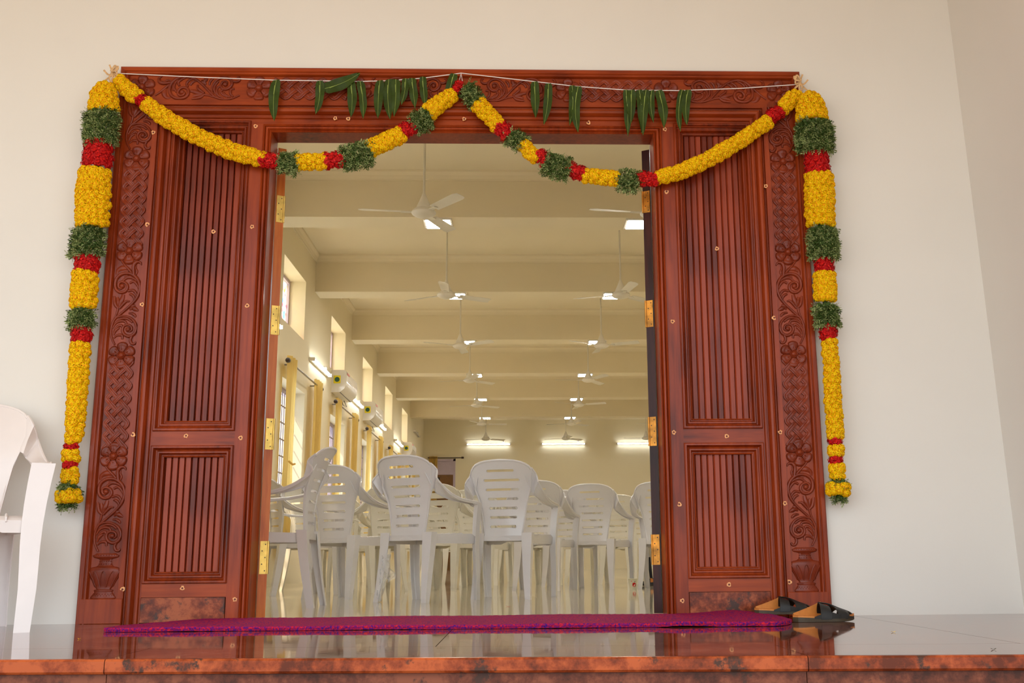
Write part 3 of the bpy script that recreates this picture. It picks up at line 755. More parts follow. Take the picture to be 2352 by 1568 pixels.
# film on the rear leg of c1
b = MB(); 
def ff(u, v):
    a = 2 * PI * u; z = .005 + .29 * v; r_ = .030 + .003 * math.sin(a * 5 + z * 60) + .002 * math.sin(z * 90 + a * 2) - .008 * (1 - v)
    return (-.163 - .02 * (1 - z / .43) ** 2 + r_ * math.cos(a), -.175 - .065 * (1 - z / .43) ** 1.3 + r_ * .9 * math.sin(a), z)
b.grid(ff, 20, 22); 
def f2(u, v): return (-.15 + .085 * u * (1 - .4 * v) + .01 * math.sin(9 * v), -.235 + .02 * math.sin(7 * u + 5 * v), .13 + .13 * v + .015 * math.sin(8 * u))
b.grid(f2, 6, 8); fo = b.obj('plastic_film', FILM, c1, True, 80); fo['label'] = 'crinkled clear plastic film'
# chair outside
oc = make_chair('plain', 'white plastic armchair out on the porch at the left edge, cut off by the frame', m=PLASTIC2)
oc.location = (-2.205, -.40, 0); oc.rotation_euler = (0, 0, math.radians(207)); oc.scale = (1, 1, 1.03)

# ================================================================== HALL FITTINGS
def fan_parts():
    f = {}
    b = MB(); b.tube([(0, 0, .12), (0, 0, .83)], .011, 8); f['downrod'] = b.mesh('downrod', FANW, True)
    b = MB(); b.lathe([(.014, .19), (.02, .17), (.04, .12), (.062, .07), (.07, .045), (.068, .04)], 20); f['canopy'] = b.mesh('canopy', FANW, True)
    b = MB(); b.lathe([(.0, .05), (.06, .045), (.085, .035), (.105, .018), (.115, .0), (.11, -.012), (.085, -.03), (.05, -.042), (0, -.048)], 28); f['motor_housing'] = b.mesh('motor_housing', FANW, True)
    b = MB()
    for q in (0, 1):
        pass
    A = []; T = []
    for k in range(9):
        u = k / 8; x = .17 + .43 * u; wv = .048 + .014 * u - (.018 if k == 8 else 0)
        A.append([(x, -wv, .004 + .012 * 1), (x, -wv * .3, .010), (x, wv * .5, .004), (x, wv, -.006)])
    for k in range(8): b.strip(A[k], A[k + 1])
    B_ = [[(p[0], p[1], p[2] - .003) for p in r] for r in A]
    for k in range(8): b.strip(B_[k], B_[k + 1])
    for r in ((0), (8)): b.strip(A[r], B_[r])
    b.strip([r[0] for r in A], [r[0] for r in B_]); b.strip([r[3] for r in A], [r[3] for r in B_])
    b.box(.09, .21, -.022, .022, -.002, .004); f['blade'] = b.mesh('blade', FANW, True, 30)
    return f
FP = fan_parts()
def fan(x, y, ang, label, zc=3.43):
    t = thing('ceiling_fan', label, 'fan', (x, y, zc), math.radians(ang), 'white three-blade ceiling fans')
    link('downrod', FP['downrod'], t); link('canopy', FP['canopy'], t); link('motor_housing', FP['motor_housing'], t)
    for k in range(3): link('blade', FP['blade'], t, None, (0, 0, k * 2 * PI / 3))
ORD = ('first', 'second', 'third', 'fourth', 'fifth', 'sixth', 'last')
AL = [188, 150, 86, 165, 160, 128, 35]; AR = [190, 160, 95, 60, 95, 45, 40]
for i in range(7):
    fan(-.885, 4.665 + i * S, AL[i], '%s ceiling fan from the door in the left row' % ORD[i])
    fan(1.254, 4.665 + i * S, AR[i], '%s ceiling fan from the door in the middle row' % ORD[i])
    if i >= 5: fan(3.41, 4.665 + i * S, 60, '%s ceiling fan of the right row, half hidden by the right leaf' % ORD[i])
pf_ = MB(); pf_.box(-.15, .15, -.16, .16, -.02, 0); 
pd_ = MB(); pd_.box(-.125, .125, -.135, .135, -.023, -.0201)
pfm = pf_.mesh('light_frame', ACW); pdm = pd_.mesh('diffuser', PANEL)
for i in range(-1, 6):
    for x, rn in ((-.85, 'left'), (1.28, 'middle'), (3.42, 'right')):
        if i < 0: continue
        if rn == 'right' and i < 4: continue
        t = thing('ceiling_light', 'lit square panel light under the %s ceiling beam, %s row' % (ORD[i], rn), 'light', (x, 5.95 + i * S, 3.76), 0, 'square panel lights under the beams')
        link('light_frame', pfm, t); link('diffuser', pdm, t)
# hidden-from-view lamps of the same kind near the door and on the far right so the room is lit evenly
for i, x in [(-1, -.85), (-1, 1.28), (-1, 3.42)] + [(i, 3.42) for i in range(4)]:
    t = thing('ceiling_light', 'lit square panel light out of view beyond the door frame', 'light', (x, 5.95 + i * S, 3.76), 0, 'square panel lights out of view')
    link('light_frame', pfm, t); link('diffuser', pdm, t)
def tubelight(loc, rz, label, lit=True):
    t = thing('tube_light', label, 'light', loc, rz, 'tube lights')
    b = MB(); b.box(-.62, .62, -.035, 0, -.02, .02); b.box(-.63, -.6, -.075, 0, -.022, .022); b.box(.6, .63, -.075, 0, -.022, .022); b.obj('batten', ACW, t)
    MB().tube([(-.6, -.055, 0), (.6, -.055, 0)], .016, 10).obj('tube', TUBE if lit else UNLIT, t, True)
    b = MB(); b.lathe([(.03, 0), (.03, -.03), (.02, -.04), (0, -.04)], 12, (.42, -.0, .07), 'y'); b.obj('junction_cap', ACW, t)
for x, n in ((-.86, 'left'), (1.26, 'middle'), (3.40, 'right, cut off by the leaf')): tubelight((x, YW, 3.47), 0, 'horizontal tube light on the back wall, %s' % n)
for i in range(-2, 4):
    tubelight((H0, 9.27 + i * S, 2.81), PI / 2, 'slanting-looking tube light on the left wall, %s' % ('out of view' if i < -1 else ('tip showing by the left leaf', 'above the first curtain rod', 'behind the first wall unit', 'behind the second wall unit', 'nearest the back wall')[i + 1]))
tubelight((H0, 22.6, 3.5), PI / 2, 'unlit grey tube light high on the left wall near the corner', False)
# split air conditioners
def ac(y, z, label):
    t = thing('air_conditioner', label, 'air conditioner', (H0, y, z), 0, 'wall air conditioners')
    prof = [(0, 0), (.13, .005), (.19, .06), (.215, .13), (.22, .2), (.21, .30), (.19, .325), (0, .33)]
    b = MB(); L = 1.0; A = [(x, 0, h) for x, h in prof]; B = [(x, L, h) for x, h in prof]; n = len(prof)
    b.add(A + B, [(i, (i + 1) % n, n + (i + 1) % n, n + i) for i in range(n)] + [tuple(range(n - 1, -1, -1)), tuple(range(n, 2 * n))]); b.obj('casing', ACW, t, True, 30)
    b = MB(); b.add([(.135, .03, .005), (.14, .97, .005), (.19, .97, .056), (.186, .03, .056)], [(0, 1, 2, 3)]); b = MB().box(.12, .124, .03, .97, -.003, .012); b.obj('louvre_gap', ACD, t)
    MB().box(.2165, .2185, .12, .55, .16, .168).obj('front_trim', CHROME, t); MB().box(.2165, .2195, .12, .45, .19, .196).obj('front_trim', CHROME, t)
    MB().box(.03, .13, -.003, 0, .13, .245).obj('yellow_sticker', STKY, t)
    MB().lathe([(.036, 0), (0, -.0005)], 20, (.08, -.0035, .187), 'y').obj('sticker_disc', STKG, t)
    MB().box(.214, .218, .05, .25, .262, .29).obj('pink_label', STKR, t)
    MB().tube([(.05, .82, 0), (.09, .84, -.09), (.03, .86, -.06), (.01, .88, 0)], .005, 6).obj('drain_hose', ACD, t, True)
ac(10.3, 2.64, 'white wall air conditioner with yellow sticker above the second curtain, nearest the door')
ac(13.4, 2.64, 'white wall air conditioner with yellow sticker above the third curtain')
ac(19.75, 2.64, 'white wall air conditioner with yellow sticker farthest along the left wall')
# curtains
def curtain(y0, y1, z0, z1, tie, seed, parent):
    r = random.Random(seed); ph = r.uniform(0, 6)
    def fn(u, v):
        z = z1 + (z0 - z1) * v; nar = 1
        if tie: nar = 1 - .18 * math.exp(-((z - tie) / .25) ** 2)
        yc = (y0 + y1) / 2; y = yc + (y0 - yc + (y1 - y0) * u) * nar
        return (.10 + .028 * math.sin(u * 2 * PI * 3 + ph) * (1 - .2 * v) + .006 * math.sin(7 * v + 3 * u), y, z)
    b = MB(); b.grid(fn, 36, 14); o = b.obj('curtain', CURT, parent, True, 180)
    if tie: MB().tube([(.14, y0 + .03, tie), (.15, (y0 + y1) / 2, tie - .02), (.14, y1 - .03, tie)], .012, 6).obj('tie_band', CURT, parent)
    return o
def curtset(y0, label, i, ya=7.02, z=2.48):
    t = thing('curtain_set', label, 'curtain', (H0, y0, 0), 0, 'pale yellow curtains on steel rods')
    MB().tube([(.10, 0, z), (.10, 1.98, z)], .011, 8).obj('curtain_rod', CHROME, t, True)
    for y in (-.03, 2.01): MB().lathe([(0, -.035), (.022, -.03), (.03, -.01), (.03, .01), (.02, .03), (0, .035)], 12, (.10, y, z), 'y').obj('finial', FINIAL, t, True)
    for y in (.25, 1.75): MB().box(0, .1, y - .008, y + .008, z - .008, z + .008).obj('rod_bracket', CHROME, t)
    curtain(.03, .40, .35, z + .07, 1.35, i, t); curtain(1.60, 1.98, .35, z + .07, None, i + 9, t)
for i in range(-1, 5):
    curtset(7.03 + i * 3.13, 'pale yellow curtain pair on a steel rod over the %s' % ('window hidden by the left leaf', 'first window seen from the door', 'second window, under an air conditioner', 'third window along the left wall', 'fourth window along the left wall', 'fifth window, near the back corner')[i + 1], i)
t = thing('curtain_set', 'gathered yellow-green curtain on a dark rod over the back wall door', 'curtain', (-2.56, YW, 0))
MB().tube([(0, -.08, 3.09), (.95, -.08, 3.09)], .012, 8).obj('curtain_rod', FINIAL, t); MB().lathe([(0, -.04), (.03, -.03), (.03, .03), (0, .04)], 10, (.97, -.08, 3.09), 'x').obj('finial', FINIAL, t)
b = MB(); b.grid(lambda u, v: (.03 + .24 * u, -.08 + .025 * math.sin(u * 2 * PI * 6), 3.13 - 2.6 * v), 60, 6); b.obj('curtain', CURT, t, True, 180)
for y in (9.62, 12.7): tag(MB().bbox(H0, H0 + .001, y, y, 0, 0).box(H0, H0 + .012, y, y + .14, 1.55, 1.72).box(H0 + .012, H0 + .018, y + .03, y + .05, 1.6, 1.66).box(H0 + .012, H0 + .018, y + .08, y + .10, 1.6, 1.66).obj('switch_plate', ACW), 'white switch plate on the left wall %s' % ('after the first curtains' if y < 10 else 'after the second curtains'), 'switch')

# ================================================================== GARLANDS
def bloom_mesh(seed, R=.0185, mats=(YEL, YEL2)):
    r = random.Random(seed); b = MB()
    b.lathe([(0, -R * .7), (R * .6, -R * .45), (R * .78, 0), (R * .6, R * .5), (0, R * .75)], 8)
    n = 120; g = PI * (3 - 5 ** .5)
    for k in range(n):
        z = 1 - 1.7 * (k + .5) / n; rr = math.sqrt(max(0, 1 - z * z)); a = g * k + r.uniform(-.2, .2)
        d = Vector((rr * math.cos(a), rr * math.sin(a), z)); t = d.cross(Vector((r.uniform(-1, 1), r.uniform(-1, 1), r.uniform(-1, 1)))).normalized(); t2 = d.cross(t)
        L = R * r.uniform(.96, 1.1); w_ = R * .19
        b.m = 1 if r.random() < .3 else 0
        p0 = d * R * .62; tip = d * L + t2 * w_ * r.uniform(-.9, .9)
        b.add([p0 - t * w_ * .5, p0 + t * w_ * .5, tip + t * w_, tip + d * R * .08, tip - t * w_], [(0, 1, 2, 3, 4)])
        b.add([tip - t * w_ + t2 * w_ * .8, tip + t * w_ + t2 * w_ * .8, tip + t * w_ * .8 - t2 * w_ * .8, tip - t * w_ * .8 - t2 * w_ * .8], [(0, 1, 2, 3)])
    return b.mesh('marigold_bloom', list(mats))
def red_mesh(seed, R=.021):
    r = random.Random(seed); b = MB(); ph = [r.uniform(0, 6) for _ in range(6)]
    def fn(u, v):
        a = 2 * PI * u; e = PI * v; 
        q = R * (.84 + .10 * math.sin(6 * a + ph[0] + 3 * v) * math.sin(e) + .10 * math.sin(9 * e + ph[1] + 2 * math.cos(a + ph[2])) + .06 * math.sin(13 * a + 7 * e + ph[3]) * math.sin(e))
        return (q * math.sin(e) * math.cos(a), q * math.sin(e) * math.sin(a), q * math.cos(e) * .85)
    b.grid(fn, 22, 14)
    for k in range(16):
        a, e = r.uniform(0, 6.28), r.uniform(.2, 1.9); d = Vector((math.sin(e) * math.cos(a), math.sin(e) * math.sin(a), math.cos(e))); t = d.cross(Vector((0, .3, 1))).normalized(); t2 = d.cross(t)
        b.m = 1 if k % 3 == 0 else 0
        c = d * R * .86; w_ = R * .38
        b.add([c - t * w_, c - t2 * w_ * .4 + d * R * .14, c + t * w_, c + t2 * w_ + d * R * .22, c + d * R * .04], [(0, 1, 4), (1, 2, 4), (2, 3, 4), (3, 0, 4)])
    return b.mesh('red_bloom', [RED, RED2], True, 40)
def tuft_mesh(seed, R=.024):
    r = random.Random(seed); b = MB()
    for k in range(12):
        a = r.uniform(0, 2 * PI); e = abs(r.gauss(0, .7)); d = Vector((math.sin(e) * math.cos(a), math.sin(e) * math.sin(a), math.cos(e))).normalized()
        st = d.cross(Vector((0, 0, 1)));
        if st.length < .1: st = Vector((1, 0, 0))
        st.normalize(); nn_ = d.cross(st); L = R * r.uniform(.8, 1.4); b.m = 1 if r.random() < .4 else 0
        for q in range(4):      # small narrow leaflets along the sprig
            f = .35 + .2 * q; base = d * L * f; sd_ = (1 if q % 2 else -1)
            ax = (d * .75 + st * sd_ * .55 + nn_ * r.uniform(-.4, .4)).normalized(); wv = ax.cross(nn_).normalized() * R * .125; l = R * r.uniform(.45, .66)
            b.add([base, base + ax * l * .5 + wv, base + ax * l, base + ax * l * .5 - wv], [(0, 1, 2, 3)])
    b.lathe([(0, -R * .4), (R * .5, -R * .2), (R * .5, R * .15), (0, R * .4)], 6)
    return b.mesh('leaf_tuft', [GRN, GRN2])
BL = [bloom_mesh(s) for s in range(5)]; RB = [red_mesh(s) for s in range(4)]; TF = [tuft_mesh(s) for s in range(5)]
rg = random.Random(3)
def garland(name, label, segs, Y, parent=None, group=None):
    """segs: (kind, [(u, v, halfwidth_px), ...]) centre line on the plane y=Y"""
    t = thing(name, label, 'garland', at(segs[0][1][0][0], segs[0][1][0][1], Y), 0, group); o0 = t.location.copy()
    core = []
    for kind, pts in segs:
        P = [at(u, v, Y) for u, v, h in pts]; Hh = [h * (P[0] - CAM).length / FPX for u, v, h in pts]
        # resample
        ext = {'y': .004, 'r': .010, 'g': .010}[kind]
        if len(P) > 1:
            P[0] = P[0] + (P[0] - P[1]).normalized() * ext; P[-1] = P[-1] + (P[-1] - P[-2]).normalized() * ext
        n = max(1, int(round(sum((b_ - a_).length for a_, b_ in zip(P, P[1:])) / (.0225 if kind == 'y' else (.024 if kind == 'r' else .019)))))
        tot = sum((b_ - a_).length for a_, b_ in zip(P, P[1:])); core += P
        bw = {'y': .0165, 'r': .019, 'g': .017}[kind]
        for k in range(n):
            s_ = tot * (k + .5) / n; acc = 0
            for (a_, b_, h0, h1) in zip(P, P[1:], Hh, Hh[1:]):
                l = (b_ - a_).length
                if acc + l >= s_ or b_ is P[-1]:
                    u = (s_ - acc) / max(l, 1e-6); c = a_.lerp(b_, u); h = h0 + (h1 - h0) * u; tg = (b_ - a_).normalized(); break
                acc += l
            side_ = tg.cross(Vector((0, -1, 0))).normalized(); out = Vector((0, -1, 0)); rad = max(.004, h - bw)
            m = max(3, int(round(PI * rad * .82 / (.026 if kind == 'y' else (.025 if kind == 'r' else .021)))) + 1)
            for q in range(m):
                a = PI * (q + (.5 if k % 2 else 0) * .7) / (m - .65) - .12 + rg.uniform(-.1, .1)
                dirn = side_ * math.cos(a) + out * math.sin(a) * .85
                p = c + dirn * rad + tg * rg.uniform(-.005, .005) - o0
                if kind == 'g': dirn = (dirn + Vector((0, 0, -.75))).normalized()
                qt = dirn.to_track_quat('Z', 'Y').to_euler()
                sc_ = rg.uniform(.88, 1.14)
                if kind == 'g': sc_ *= 1.0
                me = rg.choice({'y': BL, 'r': RB, 'g': TF}[kind]); nm = {'y': 'marigold_bloom', 'r': 'red_bloom', 'g': 'leaf_tuft'}[kind]
                link(nm, me, t, p, qt, (sc_,) * 3)
    b = MB(); b.tube([p - o0 for p in core], .012, 6); b.obj('garland_cord', GRN2, t)
    return t
# swags
L1 = [('y', [(272, 186, 15), (296, 208, 17), (316, 224, 17)]), ('r', [(318, 226, 14), (332, 236, 14)]),
      ('y', [(336, 238, 15), (375, 268, 18), (430, 300, 18), (480, 326, 18), (540, 350, 18), (604, 366, 17)]), ('r', [(604, 368, 18), (640, 371, 18)]), ('g', [(646, 374, 20), (680, 377, 21)]),
      ('y', [(684, 373, 18), (750, 371, 19)]), ('r', [(752, 369, 20), (788, 367, 20)]), ('g', [(792, 365, 24), (850, 353, 26)]), ('y', [(850, 342, 20), (885, 326, 20), (922, 308, 20)]),
      ('r', [(924, 303, 20), (950, 290, 20)]), ('g', [(955, 284, 22), (984, 271, 22)]), ('y', [(984, 258, 20), (1015, 234, 20), (1044, 216, 15)]), ('r', [(1046, 208, 12), (1058, 194, 12)])]
R1 = [('g', [(1072, 202, 17), (1094, 232, 19)]), ('y', [(1098, 238, 19), (1120, 262, 19), (1146, 290, 18)]), ('r', [(1148, 290, 20), (1168, 310, 20)]), ('g', [(1176, 312, 20), (1196, 328, 20)]),
      ('y', [(1200, 332, 16), (1218, 350, 17), (1234, 364, 17)]), ('r', [(1238, 356, 18), (1252, 370, 18)]), ('g', [(1254, 374, 23), (1302, 390, 25)]), ('r', [(1306, 386, 18), (1336, 400, 19)]),
      ('y', [(1342, 404, 18), (1420, 411, 18)]), ('g', [(1422, 414, 21), (1462, 417, 21)]), ('r', [(1466, 410, 19), (1504, 413, 17)]),
      ('y', [(1506, 409, 16), (1560, 397, 18), (1620, 370, 18), (1690, 330, 18), (1764, 280, 17)]), ('r', [(1768, 270, 18), (1790, 256, 16)]), ('y', [(1796, 250, 17), (1818, 228, 18), (1832, 214, 14)])]
YG = -.035
garland('flower_swag', 'yellow, red and green flower swag draped across the left half of the door head', L1, YG)
garland('flower_swag', 'yellow, red and green flower swag draped across the right half of the door head', R1, YG)
GL = [('y', [(244, 196, 16), (241, 215, 27), (239, 255, 33)]), ('g', [(236, 262, 33), (235, 310, 35), (236, 330, 30)]), ('r', [(228, 330, 30), (224, 380, 33)]), ('y', [(220, 394, 33), (216, 450, 36), (214, 520, 34)]),
      ('g', [(208, 526, 30), (202, 582, 34)]), ('r', [(203, 592, 28), (201, 622, 28)]), ('y', [(198, 628, 28), (195, 670, 29), (194, 706, 28)]), ('g', [(191, 714, 25), (190, 748, 26)]), ('r', [(189, 756, 23), (188, 782, 23)]),
      ('y', [(186, 792, 21), (181, 870, 21), (176, 950, 20), (170, 1014, 18)]), ('r', [(166, 1020, 16), (165, 1028, 15)]), ('y', [(164, 1036, 18), (163, 1056, 18)]), ('r', [(161, 1063, 17), (161, 1070, 17)]),
      ('y', [(163, 1080, 18), (161, 1106, 18)]), ('g', [(160, 1114, 20), (159, 1124, 22)]), ('y', [(158, 1130, 26), (158, 1148, 27)]), ('g', [(157, 1154, 18), (157, 1160, 16)])]
GR = [('y', [(1852, 220, 18), (1862, 240, 31), (1864, 276, 35)]), ('g', [(1869, 288, 39), (1871, 346, 37)]), ('r', [(1874, 352, 28), (1878, 398, 29)]), ('y', [(1881, 402, 31), (1882, 460, 33), (1884, 518, 31)]),
      ('g', [(1889, 528, 30), (1892, 590, 31)]), ('r', [(1892, 600, 23), (1893, 620, 23)]), ('y', [(1894, 630, 25), (1895, 690, 25)]), ('g', [(1897, 704, 26), (1900, 742, 26)]), ('r', [(1902, 750, 21), (1903, 772, 20)]),
      ('y', [(1905, 784, 18), (1911, 870, 18), (1914, 940, 19), (1919, 1006, 18)]), ('r', [(1919, 1012, 17), (1919, 1018, 17)]), ('y', [(1920, 1026, 18), (1920, 1044, 18)]), ('r', [(1920, 1052, 17), (1920, 1059, 17)]),
      ('y', [(1922, 1068, 18), (1924, 1096, 18)]), ('g', [(1926, 1104, 18), (1926, 1110, 20)]), ('y', [(1925, 1116, 26), (1925, 1132, 26)]), ('g', [(1927, 1138, 14), (1928, 1144, 13)])]
garland('hanging_garland', 'long tapering marigold garland hanging down the wall left of the door frame', GL, -.05)
garland('hanging_garland', 'long tapering marigold garland hanging down the wall right of the door frame', GR, -.05)
# raffia knots
def knot(u, v, mirror, label):
    c = at(u, v, -.03); t = thing('fibre_knot', label, 'knot', c)
    K = [[(0, 0), (-20, 22), (-34, 38)], [(0, 0), (-18, 6), (-38, -14)], [(0, 0), (-8, -24), (-14, -38)], [(0, 0), (16, 18), (26, 30), (8, 14), (0, 0)], [(0, 0), (12, -20), (26, -26), (24, -8), (0, 0)], [(0, 0), (22, 10), (16, -30), (4, -12), (0, 0)], [(0, 0), (-6, 30), (2, 50)], [(0, 0), (8, 28), (6, 52)]]
    k = 4.7 / FPX * .55
    for q, pts in enumerate(K):
        P = smoothpath([Vector((p[0] * k * (1 if not mirror else -1) * 1.0, -.004 * j - .003 * q, -p[1] * k)) for j, p in enumerate(pts)], 5)
        MB().tube(P, [.0052 - .0012 * abs(math.sin(i)) for i in range(len(P))], 5, (Vector((0, 1, 0)), .35)).obj('fibre_strip', RAFFIA, t, True)
    MB().lathe([(0, -.014), (.010, -.010), (.012, 0), (.010, .010), (0, .014)], 10).obj('knot_core', RAFFIA, t, True)
knot(260, 170, False, 'bow of dry banana fibre tied at the top left corner of the door frame')
knot(1836, 192, True, 'bow of dry banana fibre tied at the top right corner of the door frame')
# mango leaf toran
tr_ = thing('leaf_toran', 'string of dark green mango leaves stretched across the top of the door frame', 'garland', at(1059, 170, -.03)); to0 = tr_.location.copy()
sp1 = [(262, 168), (450, 177), (630, 184), (830, 187), (900, 185), (975, 179), (1059, 168), (1225, 187), (1320, 198), (1440, 207), (1560, 208), (1700, 203), (1832, 194)]
MB().tube([at(u, v, -.028) - to0 for u, v in sp1], .0022, 6).obj('string', THREAD, tr_, True)
b = MB()
for du in (-4, 3): b.tube([at(1059, 169, -.03) - to0, at(1059 + du, 185, -.04) - to0, at(1060, 206, -.04) - to0], .0012, 5)
b.obj('hanging_loop', THREAD, tr_)
def mango(u0, v0, u1, v1, wpx, seed, Y=-.034):
    r = random.Random(seed); A = at(u0, v0, Y); B = at(u1, v1, Y - .012); d = B - A; L = d.length; ax = d.normalized(); sdv = ax.cross(Vector((0, -1, 0))).normalized(); out = Vector((0, -1, 0)); W = wpx * 4.75 / FPX / 2 * 1.02; bend = r.uniform(-.12, .12) * L
    b = MB(); ph = r.uniform(0, 6); rows = []
    for k in range(15):
        t = k / 14; wd = W * (min(1, t * 5 + .62) * (1 - max(0, (t - .55) / .45) ** 1.7) + .02) * (1 + .05 * math.sin(9 * t + ph)); wv = .004 * math.sin(12 * t + ph)
        c = A + ax * L * t + sdv * bend * math.sin(PI * t) * .5 - to0
        rows.append([c + sdv * wd * q + out * (.004 * abs(q) + wv * q + .004 * (1 if q == 0 else 0) - .004) for q in (-1, -.5, 0, .5, 1)])
    for k in range(14): b.strip(rows[k], rows[k + 1])
    rr2 = [[p - out * .0006 for p in r_] for r_ in rows]
    b.m = 1
    b.tube([r_[2] + out * .0008 for r_ in rows], [.0013 * (1 - .6 * k / 14) for k in range(15)], 4)
    b.tube([rows[2][2] + out * .0012 + sdv * .003, rows[5][2] + out * .003 + sdv * .001], .0013, 4)
    b.obj('mango_leaf', [MANGO, MIDRIB], tr_, True, 60)
ML = [(635, 183, 630, 278, 23), (735, 185, 725, 263, 20), (744, 204, 827, 168, 30), (806, 186, 806, 269, 21), (827, 186, 834, 273, 18), (873, 184, 868, 272, 21), (893, 182, 896, 274, 22), (909, 182, 905, 268, 21), (932, 180, 922, 241, 17), (946, 179, 953, 248, 19), (971, 176, 977, 246, 17), (1043, 169, 1026, 227, 21),
      (1228, 187, 1230, 271, 20), (1260, 191, 1249, 287, 19), (1314, 196, 1308, 288, 18), (1328, 198, 1328, 304, 22), (1438, 206, 1442, 314, 17), (1451, 206, 1449, 284, 20), (1468, 206, 1474, 306, 21), (1484, 206, 1477, 311, 20), (1497, 207, 1501, 282, 17), (1513, 207, 1525, 294, 22), (1567, 206, 1563, 302, 15), (1581, 206, 1578, 287, 20)]
for i, (a, b2, c, d, w_) in enumerate(ML): mango(a, b2, c, d, w_, i, -.034 - .004 * (i % 2))

# ================================================================== FLOOR THINGS
# door mat : long flecked pile strip with a ragged front edge and a lifted right end
def mat_obj():
    b = MB(); nx = 220; rows_y = 9; r = random.Random(5)
    xa, xb = -1.56, 1.06; vs = []
    def top(u, v):
        x = xa + (xb - xa) * u; yf = -.57 - .10 * u; ybk = .02 + .03 * math.sin(u * 3); 
        if u > .955: yf += ((u - .955) / .045) ** 2 * .17
        if u < .04: yf += ((.04 - u) / .04) ** 2 * .02
        if u < .08: ybk -= ((.08 - u) / .08) * .42
        if u > .93: ybk -= ((u - .93) / .07) ** 2 * .22
        y = yf + (ybk - yf) * v
        z = .017 + .0012 * math.sin(x * 9) + (.012 * math.exp(-((x - .93) / .12) ** 2) * v) + .006 * math.exp(-((x - .62) / .09) ** 2) * (1 - v)
        return (x + r.uniform(-.001, .001), y + (r.uniform(-.0022, .0022) if v in (0, 1) else 0), z + r.uniform(-.0008, .0008))
    A = [[top(i / nx, j / rows_y) for i in range(nx + 1)] for j in range(rows_y + 1)]
    fr = [(p[0], p[1] - .003 + r.uniform(-.002, .002), p[2] - .006 + r.uniform(-.001, .001)) for p in A[0]]; fb = [(p[0], p[1] + .001, max(.001, p[2] - .016)) for p in A[0]]
    bk = [(p[0], p[1], .001) for p in A[-1]]
    L = [fb, fr] + A + [bk]
    for p, q in zip(L, L[1:]): b.strip(p, q)
    for e in (0, -1): b.add([l[e] for l in L], [tuple(range(len(L)))])
    return b.obj('door_mat', MATM, None, False)
tag(mat_obj(), 'long purple-red flecked pile mat laid across the threshold in front of the door', 'mat')
